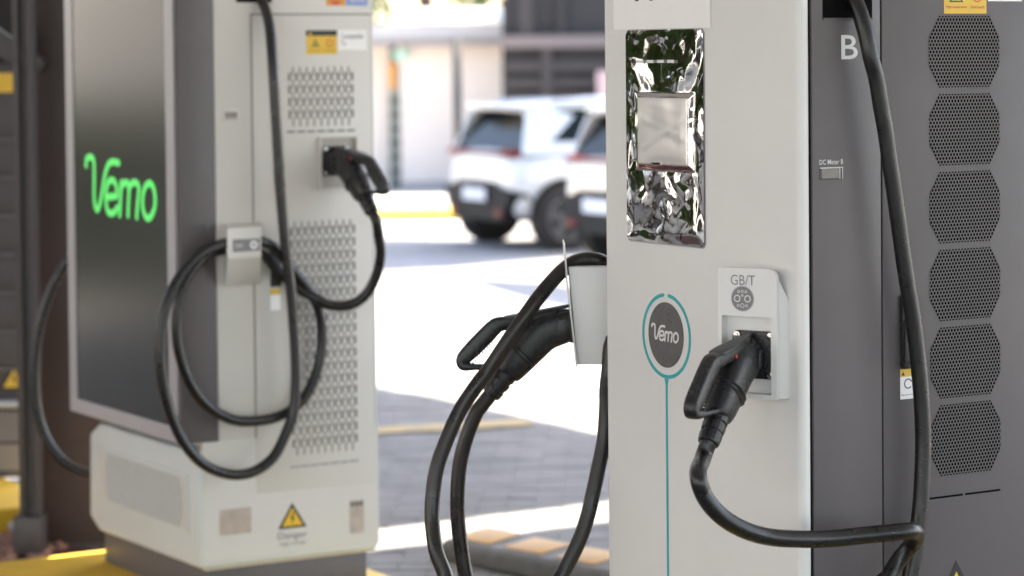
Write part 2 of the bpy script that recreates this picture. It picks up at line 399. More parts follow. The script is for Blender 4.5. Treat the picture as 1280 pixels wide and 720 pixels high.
# real paving blocks where the camera sees the shaded pavement close by
mb = MB(); th = -.04; R2 = Matrix.Rotation(th, 2)
M['paver'] = mat('grey_paving_block', (.205, .20, .20), .85, col2=(.128, .125, .124), vscale=3.1, bump=.6, bscale=60, detail=9)
for j in range(-2, 62):
    for i in range(-16, 16):
        x = i * .2 + (.1 if j % 2 else 0); y = 7.6 + j * .1
        c = R2 @ V((x, y - 10)); X0, Y0 = c.x - .3, c.y + 10
        if not (-1.25 < X0 < 1.3 and 7.7 < Y0 < 12.4): continue
        h = .007 + random.random() * .003; d = []
        for sx, sy, z in ((-1, -1, 0), (1, -1, 0), (1, 1, 0), (-1, 1, 0)):
            q = R2 @ V((sx * .0995, sy * .0494)); d.append((X0 + q.x, Y0 + q.y, .001))
        for sx, sy in ((-1, -1), (1, -1), (1, 1), (-1, 1)):
            q = R2 @ V((sx * .098, sy * .0475)); d.append((X0 + q.x, Y0 + q.y, h))
        mb.add(d, BOXF[1:])
tag(mb.build('paving_blocks', M['paver'], ground), kind='stuff')

# charger islands: kerbed, painted yellow
def island(name, p0, p1, q0, q1, org, z, label, x=None):
    fr = frame(org, dR, dL)
    b = MB(); b.prism(fr, rect(p0, p1, q0, q1), -.05, z); o = b.build(name, M['curb_yellow'], None, bevel=.018); tag(o, label, kind='structure'); return o
island('charger_island', -.42, .66, -.4, .953, C2, ISL, 'yellow painted kerb island under the left charging station')
island('charger_island', -.5, 1.3, -.4, 1.1, C1 + dR * .1, ISL, 'yellow painted kerb island under the large right charging station')
island('charger_island', -1.2, .04, -.3, 1.4, V((-1.735, 9.05, 0)), .105, 'yellow kerb island at the left edge behind the posts')
# painted parking line and wheel stop
frg = frame((0, 0, .0), dR, dL)
def ground_strip(name, pts, wd, z, mt, label):
    b = MB(); P = [V(p) for p in pts]; d = (P[1] - P[0]).normalized(); nn = V((-d.y, d.x)) * wd / 2
    q = [P[0] - nn, P[1] - nn, P[1] + nn, P[0] + nn]; b.add([(v.x, v.y, z) for v in q] + [(v.x, v.y, z - .004) for v in q], [(0, 1, 2, 3), (4, 5, 1, 0), (5, 6, 2, 1), (6, 7, 3, 2), (7, 4, 0, 3)])
    o = b.build(name, mt); tag(o, label, kind='structure'); return o
M['faded_yellow'] = mat('faded_yellow_line', (.52, .36, .12), .8, col2=(.30, .25, .17), vscale=12)
ground_strip('parking_line', [(-.75, 10.98), (.06, 11.24)], .17, .018, M['faded_yellow'], 'faded yellow parking line on the shaded paving')
M['kerbstone'] = mat('pale_concrete_kerb', (.42, .41, .40), .8, var=.25, vscale=10, bump=.5, bscale=60)
def gp_(px, py):
    d = F_ + cxv * ((px - 640) / 3200) + cyv * ((172 - py) / 3200); return V((0, 0, CAM_Z)) + d * (-CAM_Z / d.z)
def wheel_stop():
    g0, g1 = gp_(549, 703), gp_(691, 732); t = empty('wheel_stop', (g0.x, g0.y, .012), atan2(g1.y - g0.y, g1.x - g0.x))
    M['ws'] = mat('grey_rubber', (.10, .098, .096), .7, col2=(.17, .165, .16), vscale=14, bump=.5, bscale=80)
    b = MB(); poly = [(.0, 0), (.012, .045), (.03, .06), (.21, .075), (.24, .06), (.26, 0)]
    fr = Matrix(((0, 0, 1, 0), (1, 0, 0, 0), (0, 1, 0, 0), (0, 0, 0, 1)))
    b.prism(fr, poly, 0, 1.65); b.build('rubber_bar', M['ws'], t, bevel=.006)
    for k in range(5):
        x0 = .012 + k * .235; b = MB(); b.prism(fr, [(.050, .0625), (.190, .0742), (.190, .0772), (.050, .0655)], x0, x0 + .17); b.build('yellow_patch', M['faded_yellow2'], t, bevel=.001)
    tag(t, 'grey rubber wheel stop with yellow patches on the paving behind the dangling cables', 'wheel stop')
M['faded_yellow2'] = mat('amber_patch', (.60, .33, .09), .6, col2=(.50, .30, .13), vscale=20)
wheel_stop()
# gravel bed at lower left
M['gravel'] = mat('red_lava_gravel', (.20, .085, .07), .9, col2=(.42, .27, .22), vscale=11, bump=.5, bscale=80)
b = MB(); ico = None
for k in range(1500):
    x = random.uniform(-2.6, -1.5); y = random.uniform(7.6, 8.95); r = random.uniform(.014, .034)
    rel = V((x, y, 0)) - C2
    if rel.dot(dL) < 1.0 and rel.dot(dR) > -.47: continue
    q = []
    for v in ((1, 0, 0), (-1, 0, 0), (0, 1, 0), (0, -1, 0), (0, 0, 1), (0, 0, -1), (.6, .6, .5), (-.6, .5, .55)):
        s = r * random.uniform(.7, 1.15); q.append((x + v[0] * s, y + v[1] * s, .012 + v[2] * s * .7))
    b.add(q[:6], [(0, 2, 4), (2, 1, 4), (1, 3, 4), (3, 0, 4), (2, 0, 5), (1, 2, 5), (3, 1, 5), (0, 3, 5)])
gr = b.build('gravel', M['gravel']); tag(gr, 'reddish gravel beside the yellow kerb at lower left', kind='stuff')
tag(box('gravel_bed', -6.5, -1.42, 5.5, 8.98, -.04, .006, mat('red_earth', (.12, .05, .045), .9, var=.4, vscale=20), None), 'red earth bed under the gravel', kind='structure')

# ================================================================== NEAR CHARGER
def face_frames():
    fw = lambda off=0: frame((-off, 0, 0), (0, -1, 0), (0, 0, 1))   # white front: x' = -Y, y' = Z
    fs = lambda off=0: frame((0, -off, 0), (1, 0, 0), (0, 0, 1))    # side: x' = X, y' = Z
    return fw, fs
FW, FS = face_frames()
near = empty('charging_station', (C1.x, C1.y, 0), AL)
tag(near, 'tall white and grey charging station filling the right side, round badge on its front', 'charging station', 'car charging stations')
TOP = 1.98
# white front cover with rounded vertical edges
def cover():
    b = MB(); prof = []
    r = .014
    pts = [(-.0015, .0), ]
    poly = [(-.0015, .004)]
    for k in range(7):
        a = radians(90 * k / 6); poly.append((-.025 + r - r * sin(a) + 0, .0 + r - r * cos(a)))
    for k in range(7):
        a = radians(90 * k / 6); poly.append((-.025 + .006 - .006 * cos(a), .6514 - .006 + .006 * sin(a)))
    poly.append((-.0015, .6514))
    n = len(poly); z0, z1 = .22, TOP
    vs = [(x, y, z0) for x, y in poly] + [(x, y, z1) for x, y in poly]
    fs = [tuple(range(n)), tuple(range(n, 2 * n))] + [(i, (i + 1) % n, (i + 1) % n + n, i + n) for i in range(n)]
    o = mesh_obj('front_cover', vs, fs, M['white'], near)
    for f in o.data.polygons: f.use_smooth = len(f.vertices) == 4
    o.data.set_sharp_from_angle(angle=radians(32))
    return o
front = cover()
box('cabinet_core', .003, .80, .005, .646, .20, TOP - .01, M['seam'], near)
box('side_strip', .0045, .1655, 0, .05, .20, TOP, M['grey'], near, bevel=.002)
door = box('side_door', .1695, .78, .0004, .05, .20, TOP, M['grey'], near, bevel=.002)
box('rear_cover', .003, .80, .60, .6505, .20, TOP, M['grey'], near, bevel=.003)
box('roof_cap', -.028, .81, -.006, .657, TOP + .001, TOP + .03, M['grey_dark'], near, bevel=.004)
box('plinth', .02, .76, .03, .62, ISL - .01, .199, M['grey_dark'], near)
sf = FS(0.0)
for k in range(6):
    hexplate('vent_grille', FS(-.0004), .3705, 1.6301 - .1482 * k, .089, .068, near)
for x0, x1 in ((.25, .3625), (.3685, .4575)):
    plate('drain_slot', FS(-.0004), rect(x0, x1, .779, .7828), .0003, M['hole'], door, .0003)
# cable outlet
b = plate('cable_outlet', sf, rect(.0297, .146, 1.693, 1.80), .0004, M['hole'], near, .0002)
plate('outlet_lip', sf, rect(.0297, .146, 1.6905, 1.6945), .003, M['grey_dark'], b, .0002)
text('letter_mark', 'B', sf, .0722, .1114, 1.618, 1.663, M['print_white'], near, bold=.008)
mt_ = plate('meter_window', sf, rrect(.0201, .0741, 1.396, 1.4195, .002), .0012, M['grey_dark'], near, .0003, bevel=.0004)
plate('lcd', sf, rect(.0245, .0645, 1.399, 1.417), .0004, M['lcd'], mt_, .0016)
b = MB()
for r_ in ((.0201, .0741, 1.4175, 1.4190), (.0660, .0672, 1.397, 1.4175), (.0725, .0738, 1.397, 1.4175)): b.prism(sf, rect(*r_), .0016, .0022)
b.build('window_rim', M['print_white'], mt_)
text('meter_text', 'DC Meter B', sf, .0201, .0755, 1.4243, 1.4335, M['print_white'], near, bold=.004)
# swing handle
h = plate('door_handle', FS(-.0004), rrect(.2085, .2385, 1.0335, 1.176, .009), .009, M['plastic'], door, .0003, bevel=.002)
plate('lever', FS(-.0004), rrect(.2125, .2300, 1.047, 1.130, .004), .004, M['plastic_grey'], h, .009, bevel=.0015)
b = MB(); b.prism(FS(0), circ(.2335, 1.0625, .0065, 20), .007, .012); b.build('lock_cylinder', M['screw'], h, bevel=.001)
st = plate('instruction_label', FS(-.0004), rect(.2095, .2405, .9755, 1.0325), .0003, M['paper'], door, .0003)
plate('yellow_band', FS(-.0004), rect(.2095, .2405, 1.018, 1.0325), .0002, M['yellow'], st, .0006)
b = MB(); ringpoly(b, FS(-.0004), .2285, 1.0045, .0075, .0098, .0006, .0009, 20, 320, 24); b.build('turning_arrow', M['ink'], st)
b = MB(); b.prism(FS(-.0004), [(.2125, 1.0205), (.2205, 1.0205), (.2165, 1.0275)], .0008, .0011); b.build('caution_mark', M['black'], st)
text('small_print', 'Open the lock', FS(-.0004), .2115, .2395, .9815, .9855, M['ink'], st, off=.0006)
# stickers at the top
ys_ = plate('heat_warning_sticker', FS(-.0004), rect(.3205, .4264, 1.7027, 1.792), .0003, M['yellow'], door, .0003)
text('sticker_text', 'High temperature', FS(-.0004), .326, .377, 1.7115, 1.718, M['red'], ys_, off=.0006, bold=.004)
text('sticker_text', "Don't touch", FS(-.0004), .388, .420, 1.7125, 1.7185, M['red'], ys_, off=.0006, bold=.004)
b = MB(); b.prism(FS(-.0004), [(.333, 1.7245), (.368, 1.7245), (.3505, 1.757)], .0006, .0009); b.build('heat_symbol', M['ink'], ys_)
b = MB(); b.prism(FS(-.0004), [(.339, 1.7275), (.362, 1.7275), (.3505, 1.749)], .0009, .0012); b.build('heat_symbol_field', M['yellow'], ys_)
b = MB()
for q in range(3): b.prism(FS(-.0004), rect(.344, .357, 1.7295 + q * .003, 1.7305 + q * .003), .0012, .0014)
b.build('heat_lines', M['ink'], ys_)
b = MB(); ringpoly(b, FS(-.0004), .4035, 1.7385, .0115, .0138, .0006, .0009, 0, 360, 30); b.prism(FS(-.0004), [(.395, 1.745), (.397, 1.747), (.412, 1.732), (.410, 1.730)], .0007, .001); b.build('no_touch_symbol', M['red'], ys_)
b = MB(); b.prism(FS(-.0004), circ(.4035, 1.7385, .005, 12), .0006, .0008); b.build('hand_mark', M['ink'], ys_)
wl = plate('white_label', FS(-.0004), rect(.431, .517, 1.7265, 1.80), .0003, M['paper'], door, .0003)
text('label_text', 'Compatible\nTx', FS(-.0004), .44, .508, 1.737, 1.782, M['ink'], wl, off=.0006)
warning_triangle(door, FS(-.0004), .345, .5405, .067, .1155, .0003)
# front: paper, mirror film, badge
f0 = FW(.025)
pp = plate('paper_notice', f0, rect(-.6122, -.2747, 1.681, 1.84), .0004, M['paper'], front, .0012)
for cx_ in (-.527, -.476):
    b = MB(); ringpoly(b, f0, cx_, 1.7495, .008, .0125, .0016, .002, 200, 340, 10); b.build('notice_letter', M['ink'], pp)
# crumpled film: real relief
def film():
    x0, x1, y0, y1 = -.567, -.2985, 1.2555, 1.679; NX, NY = 90, 140; r = .012
    from mathutils import noise
    vs = []; 
    for j in range(NY + 1):
        for i in range(NX + 1):
            u = i / NX; v = j / NY; x = x0 + (x1 - x0) * u; y = y0 + (y1 - y0) * v
            # rounded corners
            dx = min(x - x0, x1 - x); dy = min(y - y0, y1 - y)
            if dx < r and dy < r:
                ex, ey = r - dx, r - dy; d = sqrt(ex * ex + ey * ey)
                if d > r:
                    s = r / d; ex *= s; ey *= s; x = x0 + r - ex if u < .5 else x1 - r + ex; y = y0 + r - ey if v < .5 else y1 - r + ey
            edge = min(1, min(dx, dy) / .02)
            nz = noise.noise(V((x * 12, y * 12, 3.1))) * .0040 + abs(noise.noise(V((x * 22, y * 24, 5.0)))) * .0014
            # pillow in the middle: a square pad under the film
            px, py = (x + .4305), (y - 1.4785); bx, by = .0875, .066
            k = max(abs(px) / bx, abs(py) / by)
            pad = .0055 * min(1, max(0, (1.16 - k) / .16)); 
            if k < 1: pad += -.0012 * (1 - k)
            z = .0016 + .0016 + nz * edge * (.45 if k < 1 else 1) + pad
            vs.append(f0 @ V((x, y, max(z, .0012))))
    fs = [(j * (NX + 1) + i, j * (NX + 1) + i + 1, (j + 1) * (NX + 1) + i + 1, (j + 1) * (NX + 1) + i) for j in range(NY) for i in range(NX)]
    return mesh_obj('mirror_film', vs, fs, M['film'], front, smooth=True)
fl = film()
def pad():
    from mathutils import noise
    N = 40; vs = []; X0, X1, Y0, Y1 = -.516, -.345, 1.4125, 1.545
    for j in range(N + 1):
        for i in range(N + 1):
            u, v = i / N, j / N; e = min(1, min(u, 1 - u, v, 1 - v) * 9)
            fold = .0011 * math.exp(-((v - .55 + .35 * (u - .5)) / .07) ** 2) + .0009 * math.exp(-((v - .2 - .5 * u) / .06) ** 2) + .0008 * math.exp(-((v - .85 + .35 * u) / .08) ** 2)
            vs.append(f0 @ V((X0 + (X1 - X0) * u, Y0 + (Y1 - Y0) * v, .0095 + e * (.0010 + fold + .0028 * noise.noise(V((u * 2.6, v * 2.6, 2)))))))
    fs = [(j * (N + 1) + i, j * (N + 1) + i + 1, (j + 1) * (N + 1) + i + 1, (j + 1) * (N + 1) + i) for j in range(N) for i in range(N)]
    o = mesh_obj('pale_pad', vs, fs, M['film_pad'], fl, smooth=True); so = o.modifiers.new('s', 'SOLIDIFY'); so.thickness = .0015; return o
pad()
b = MB()
for q in range(4): b.prism(f0, rrect(-.5195 + .036 * q, -.5195 + .036 * q + .024, 1.6135, 1.6195, .0015, 2), .0085, .0088)
b.build('film_marks', M['print_white'], fl)
plate('screen_edge', f0, rrect(-.5695, -.2960, 1.253, 1.6815, .013), .0009, M['alu'], front, .0)
bd = plate('round_badge', f0, circ(-.4345, 1.0745, .0605, 56, .065), .0015, M['disc'], front, .0002)
logo('badge_lettering', f0, -.4815, 1.0595, .200, .186, .0047, M['print_white'], bd, .0018)
for x, y in ((-.428, 1.116), (-.414, 1.101), (-.434, 1.024), (-.442, 1.027)):
    b = MB(); b.prism(f0, circ(x, y, .0014, 8), .0017, .0020); b.build('badge_screw_hole', M['black'], bd)
b = MB(); ringpoly(b, f0, -.434, 1.0725, .0775, .0848, .0003, .0006, 97, 443, 72)
b.prism(f0, [(-.4375, .60), (-.4305, .60), (-.4305, .975), (-.4270, .9875), (-.4410, .9875), (-.4375, .975)], .0004, .0007)
b.prism(f0, rect(-.4372, -.4308, .25, .602), .0005, .0008)
for x in (-.4435, -.4245): b.prism(f0, circ(x, 1.1533, .0037, 14), .0004, .0007)
b.build('teal_ring_line', M['teal'], front)
# plug holder: wedge turned to the user
def wedge_holder(parent):
    A = V((-.105, .148, 0)); B = V((-.052, .037, 0)); e1 = (B - A).normalized(); up = V((0, 0, 1)); Wd = (B - A).length
    tilt = .045; up2 = (up - e1.cross(up) * 0 + V((0, 0, 0))).normalized()
    n = e1.cross(up); n = n if n.x < 0 else -n
    fr = frame(A + V((0, 0, 0)), e1, up)   # z' = e1 x up
    z0, z1 = .990, 1.232; r = .018
    outer = []
    for cx, cy, a0, rr_ in ((Wd - .004, z0 + .004, -90, .004), (Wd - r, z1 - r, 0, r), (.004, z1 - .004, 90, .004), (.004, z0 + .004, 180, .004)):
        for k in range(6):
            a = radians(a0 + 18 * k); outer.append((cx + rr_ * cos(a), cy + rr_ * sin(a)))
    # opening
    ox0, ox1, oy0, oy1 = .008, .111, .999, 1.1425
    inner = rect(ox0, ox1, oy0, oy1)
    d = 1 if (fr.to_3x3() @ V((0, 0, 1))).dot(n) > 0 else -1
    bm = bmesh.new()
    def mk(poly, z): return [bm.verts.new(fr @ V((x, y, z))) for x, y in poly]
    vi = mk(inner, 0)
    yc = z1 - r + sqrt(max(0, r * r - (ox1 - (Wd - r)) ** 2))
    arc_r = [p for p in outer if p[0] > ox1 and p[1] > z1 - r - .001]; arc_l = [p for p in outer if ox0 < p[0] <= ox1 and p[1] > z1 - r - .001]
    for pl_ in ([p for p in outer if p[0] > ox1 and p[1] < z0 + .01] + arc_r + [(ox1, yc), (ox1, oy1), (ox1, oy0), (ox1, z0)],
                [(ox0, oy1), (ox1, oy1), (ox1, yc)] + arc_l + [(ox0, z1)],
                [(ox0, z0), (ox1, z0), (ox1, oy0), (ox0, oy0)],
                [(ox0, z0), (ox0, oy0), (ox0, oy1), (ox0, z1)] + [p for p in outer if p[0] < ox0]):
        bm.faces.new(mk(pl_, 0))
    vo = mk(outer, 0)
    # outer rim sides then back to the cabinet
    vb = [bm.verts.new(fr @ V((x, y, -.010 * d))) for x, y in outer]
    for i in range(len(vo)): bm.faces.new((vo[i], vo[(i + 1) % len(vo)], vb[(i + 1) % len(vo)], vb[i]))
    vc = [bm.verts.new(fr @ V((x, y, -.022 * d))) for x, y in inner]
    for i in range(4): bm.faces.new((vi[i], vi[(i + 1) % 4], vc[(i + 1) % 4], vc[i]))
    bm.faces.new(vc)
    bmesh.ops.recalc_face_normals(bm, faces=bm.faces)
    me = bpy.data.meshes.new('plug_holder'); bm.to_mesh(me); bm.free(); me.materials.append(M['white'])
    hold = link(bpy.data.objects.new('plug_holder', me), parent)
    # body behind the plate
    bb = []
    for x, y in outer: bb.append(fr @ V((x if x < Wd - .012 else x - .003, min(y, z1 - .002), -.0095 * d)))
    base = []
    for x, y in outer:
        p = fr @ V((x, y, 0)); zz = p.z
        if y > 1.16: zz = 1.175 - (1.232 - y) * .1
        yy = p.y - (.0 if x < .06 else .002)
        base.append(V((-.0245, yy, min(zz, 1.178))))
    n_ = len(outer); vs = bb + base; fs = [tuple(range(n_, 2 * n_))] + [(i, (i + 1) % n_, (i + 1) % n_ + n_, i + n_) for i in range(n_)]
    mesh_obj('holder_body', vs, fs, M['white'], hold, bevel=.004, seg=2)
    f2 = fr.copy()
    if d < 0: pass
    text('holder_text', 'GB/T', fr, .028, .079, 1.2005, 1.2195, M['inkl'], hold, off=.0003 * d, t=.0003 * d, bold=-.004)
    b = MB(); cx, cy = .0525, 1.1755
    b.prism(fr, circ(cx, cy, .0240, 40), .0002 * d, .0006 * d); s_ = b.build('socket_symbol', mat('light_grey_print', (.42, .42, .44), .5), hold)
    b = MB(); b.prism(fr, circ(cx, cy, .0222, 40), .0006 * d, .0009 * d); b.build('symbol_field', M['inkl'], s_)
    b = MB()
    for x, y, r1 in ((-.0108, 0, .0068), (.0108, 0, .0068)): ringpoly(b, fr, cx + x, cy + y, r1 - .0018, r1, .0009 * d, .0012 * d, 0, 360, 20)
    for x, y, r1 in ((-.0075, .013, .0026), (0, .0135, .0026), (.0075, .013, .0026), (0, .006, .0024), (-.009, -.013, .0026), (0, -.013, .0042), (.009, -.013, .0026)): ringpoly(b, fr, cx + x, cy + y, r1 - .0010, r1, .0009 * d, .0012 * d, 0, 360, 12)
    b.build('pin_outlines', M['print_white'], s_)
    return hold, fr, d, n
hold, hfr, hd, hn = wedge_holder(near)
ffr = hfr @ Matrix.Translation((.0665, 1.0700, -.0215 * hd))
# make flange frame with z' pointing outwards
if hd < 0: ffr = ffr @ Matrix.Rotation(pi, 4, 'Y')
flange(ffr, hold, .0445)

# side bracket with a second holder (seen at the left edge of the near charger)
inv = near.matrix_basis.inverted()
def prism_xy(name, poly, z, mt, parent, bevel=0, top=None):
    n = len(poly); tp = top or poly
    vs = [(x, y, z[0]) for x, y in poly] + [(x, y, z[1]) for x, y in tp]
    fs = [tuple(range(n))[::-1], tuple(range(n, 2 * n))] + [(i, (i + 1) % n, (i + 1) % n + n, i + n) for i in range(n)]
    return mesh_obj(name, vs, fs, mt, parent, bevel=bevel)
near_rot = Matrix.Translation((C1.x, C1.y, 0)) @ Matrix.Rotation(AL, 4, 'Z'); NI = near_rot.inverted()
def to_near(pts): return [(NI @ V((x, y, 0))).to_2d() for x, y in pts]
bot = to_near([(.131, 5.335), (.335, 5.335), (.545, 5.46), (.131, 5.46)]); tp = to_near([(.1155, 5.335), (.335, 5.335), (.545, 5.46), (.1155, 5.46)])
sb = prism_xy('side_holder', [tuple(p) for p in bot], (.983, 1.1875), M['white'], near, bevel=.003, top=[tuple(p) for p in tp])
# thin plate, slanting, raised above the box top as a cable hook
v0 = []
for y in (5.325, 5.47):
    for x, z in ((.1065, 1.236), (.1085, 1.2365), (.1135, 1.165), (.1330, .973), (.1305, .973), (.1100, 1.165)):
        q = NI @ V((x, y, z)); v0.append(q)
mesh_obj('hook_plate', v0, [tuple(range(6)), tuple(range(6, 12))] + [(i, (i + 1) % 6, (i + 1) % 6 + 6, i + 6) for i in range(6)], M['white'], sb)

# ================================================================== LEFT CHARGER
left = empty('charging_station', (C2.x, C2.y, 0), AL)
tag(left, 'white charging station with tall advertising display and slotted side door, in the middle left', 'charging station', 'car charging stations')
XR = .5665
body = box('cabinet_body', .062, XR, .0008, .80, .50, TOP, M['white_warm'], left, bevel=.006)
# lower base: chamfered far corners
poly = [(0, .205), (.745, .199), (.8215, .235), (.8115, .49), (.735, .531), (0, .531)]
n = len(poly); vs = [(.0, y, z) for y, z in poly] + [(XR, y, z) for y, z in poly]
bs = mesh_obj('base_housing', vs, [tuple(range(n))[::-1], tuple(range(n, 2 * n))] + [(i, (i + 1) % n, (i + 1) % n + n, i + n) for i in range(n)], M['base_white'], left, bevel=.012, seg=3)
box('base_side', .012, XR - .001, -.0006, .02, .224, .56, M['white_warm'], bs)
v_ = [(.012, -.0006, .2235), (XR - .001, -.0006, .2235), (XR - .012, .016, .1965), (.022, .016, .1965), (.012, .03, .2235), (XR - .001, .03, .2235), (XR - .012, .03, .1965), (.022, .03, .1965)]
mesh_obj('base_skirt', v_, [(0, 1, 2, 3), (4, 5, 6, 7), (0, 1, 5, 4), (2, 3, 7, 6), (1, 2, 6, 5), (3, 0, 4, 7)], M['white_warm'], bs)
box('plinth', .03, XR - .025, .03, .775, ISL - .012, .205, M['grey'], left, bevel=.004)
# display housing
hs = box('display_housing', -.046, .0616, 0, .835, .560, TOP, M['grey'], left, bevel=.002)
bz = MB(); fz = FW(.046)
for r_ in ((-.834, -.776, .562, TOP), (-.078, -.022, .562, TOP)): bz.prism(fz, rect(*r_), 0, .006)
bz.prism(fz, rect(-.776, -.078, .562, .604), 0, .006)
bz.build('bezel', M['alu'], hs)
plate('display_screen', fz, rect(-.776, -.078, .604, TOP - .03), .0035, M['display'], hs, 0)
logo('display_lettering', fz, -.6746, 1.16, 1.12, 1.0, .0205, M['green_glow'], hs, .004)
box('roof_cap', -.05, .58, -.004, .84, TOP + .001, TOP + .03, M['grey_dark'], left, bevel=.003)
# base front grille
gb = FW(0.0)
g = plate('base_grille', gb, rrect(-.737, -.068, .292, .462, .006), .003, M['base_white'], bs, .0002, bevel=.001)
plate('grille_frame', gb, rect(-.722, -.083, .304, .450), .0015, M['white_warm'], g, .003)
b = MB(); b.prism(gb, [(-.655, .306), (-.130, .306), (-.108, .345), (-.108, .41), (-.130, .448), (-.655, .448), (-.677, .41), (-.677, .345)], .0045, .0052); b.build('filter_mesh', mat('filter_mesh', (.56, .58, .585), .6, col2=(.48, .50, .50), vscale=60), g)
b = MB()
for j in range(22):
    z = .309 + j * .0064; e_ = .022 * max(0, abs(z - .377) - .034) / .036; b.prism(gb, rect(-.672 + e_, -.113 - e_, z, z + .0022), .0052, .0066)
tag(b.build('grille_slats', mat('grille_grey', (.54, .565, .57), .5), g), kind='stuff')
# door on the side face
ds = FS(.0)
dr = box('service_door', .1785, .5565, -.0022, .010, .4015, 1.7525, M['white_warm'], left, bevel=.0012)
fd = FS(.0022); f1 = FS(-.0008)
b = MB()
for r_ in ((.1758, .1785, .3985, 1.7555), (.5565, .5585, .3985, 1.7555), (.1785, .5565, .3985, .4015), (.1785, .5565, 1.7525, 1.7555)): b.prism(f1, rect(*r_), .0001, .0004)
b.build('door_gap', M['hole'], left)
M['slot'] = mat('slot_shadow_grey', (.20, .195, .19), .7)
def slots(z0, rows, name):
    b = MB(); c = MB()
    for r_ in range(rows + 1):
        zc = z0 + r_ * .0355
        for i in range(9):
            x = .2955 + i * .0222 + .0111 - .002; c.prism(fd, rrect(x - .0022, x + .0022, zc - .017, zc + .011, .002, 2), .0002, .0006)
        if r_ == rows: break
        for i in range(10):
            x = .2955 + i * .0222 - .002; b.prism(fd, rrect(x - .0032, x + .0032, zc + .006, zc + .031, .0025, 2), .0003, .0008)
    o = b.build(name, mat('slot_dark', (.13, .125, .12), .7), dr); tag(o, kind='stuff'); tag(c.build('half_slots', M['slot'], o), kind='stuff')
slots(1.452, 4, 'vent_slots'); slots(.516, 18, 'vent_slots')
b = MB()
for i in range(7): b.prism(fd, rrect(.284 + i * .0318, .284 + i * .0318 + .026, 1.4185, 1.4235, .002, 2), .0002, .0006)
b.build('upper_slit', M['ink'], dr)
b = MB()
for i in range(7): b.prism(fd, rect(.281 + i * .0318, .281 + i * .0318 + .028, .4655, .4695), .0002, .0006)
b.build('lower_slit', M['inkl'], dr)
ws = plate('heat_warning_sticker', fd, rect(.348, .4465, 1.640, 1.7085), .0003, M['yellow'], dr, .0002)
plate('sticker_header', fd, rect(.348, .4465, 1.6925, 1.7085), .0003, M['black'], ws, .0005)
b = MB(); b.prism(fd, [(.363, 1.661), (.391, 1.661), (.377, 1.685)], .0005, .0008); b.build('heat_symbol', mat('olive_ink', (.30, .24, .04), .5), ws)
b = MB(); ringpoly(b, fd, .4225, 1.672, .008, .0112, .0005, .0008, 0, 360, 20); b.build('no_touch_symbol', M['red'], ws)
b = MB(); b.prism(fd, [(.356, 1.695), (.366, 1.695), (.361, 1.7055)], .0008, .001); b.build('header_triangle', M['yellow'], ws)
text('sticker_text', 'High temperature', fd, .357, .397, 1.6485, 1.654, M['ink'], ws, off=.0005); text('sticker_text', "Don't touch", fd, .408, .438, 1.6485, 1.654, M['ink'], ws, off=.0005)
wl = plate('white_label', fd, rect(.450, .5425, 1.652, 1.7085), .0003, M['paper'], dr, .0002)
text('label_text', 'Compatible\nTx', fd, .459, .532, 1.664, 1.699, M['ink'], wl, off=.0006)
ts = plate('orange_sticker', f1, rect(.4152, .4755, 1.779, 1.83), .0003, M['orange'], left, .0002)
b = MB(); ringpoly(b, f1, .445, 1.795, .006, .014, .0005, .0008, 180, 360, 18); b.build('sticker_symbol', M['red'], ts)
bl = plate('blue_label', f1, rect(.478, .549, 1.779, 1.83), .0003, M['blue'], left, .0002)
text('label_text', '120 kW', f1, .49, .54, 1.789, 1.806, M['print_white'], bl, off=.0006, bold=.01)
co = plate('cable_outlet', f1, rect(.1323, .2435, 1.787, 1.86), .0004, M['hole'], left, .0002)
plate('meter_window', f1, rrect(.0839, .1349, 1.4555, 1.489, .003), .002, M['white_warm'], left, .0002, bevel=.0006)
plate('lcd', f1, rect(.0935, .130, 1.4625, 1.481), .0005, mat('brown_lcd', (.12, .08, .065), .15, coat=1, var=.5, vscale=90), left, .0022)
plate('nameplate', FS(.0006), rect(.0605, .158, .2945, .3665), .0005, M['plate_metal'], bs, .0002)
plate('nameplate', FS(.0006), rect(.4711, .5166, .257, .353), .0005, M['plate_metal'], bs, .0002)
b = MB()
for i in range(3): b.prism(FS(.0006), rect(.474 + i * .0145, .474 + i * .0145 + .010, .336, .349), .0007, .001)
b.build('nameplate_print', M['ink'], bs)
warning_triangle(bs, FS(.0006), .2868, .2935, .045, .072, .0002)
text('danger_text', 'Danger', FS(.0006), .240, .3335, .2585, .2835, M['inkl'], bs, off=.0004, bold=.004)
text('danger_small_text', 'High voltage', FS(.0006), .247, .328, .243, .2555, M['inkl'], bs, off=.0004)
# lock and lock label
lk = plate('door_lock', fd, rrect(.2265, .2585, .984, 1.095, .004), .006, M['plastic'], dr, 0, bevel=.001)
b = MB(); b.prism(fd, circ(.2400, 1.020, .0075, 16), .006, .010); b.build('lock_cylinder', mat('copper_lock', (.7, .42, .33), .25, metal=1), lk)
ll = plate('instruction_label', fd, rect(.2255, .2575, .918, .978), .0003, M['paper'], dr, .0002); plate('yellow_band', fd, rect(.2255, .2575, .962, .978), .0002, M['yellow'], ll, .0005)
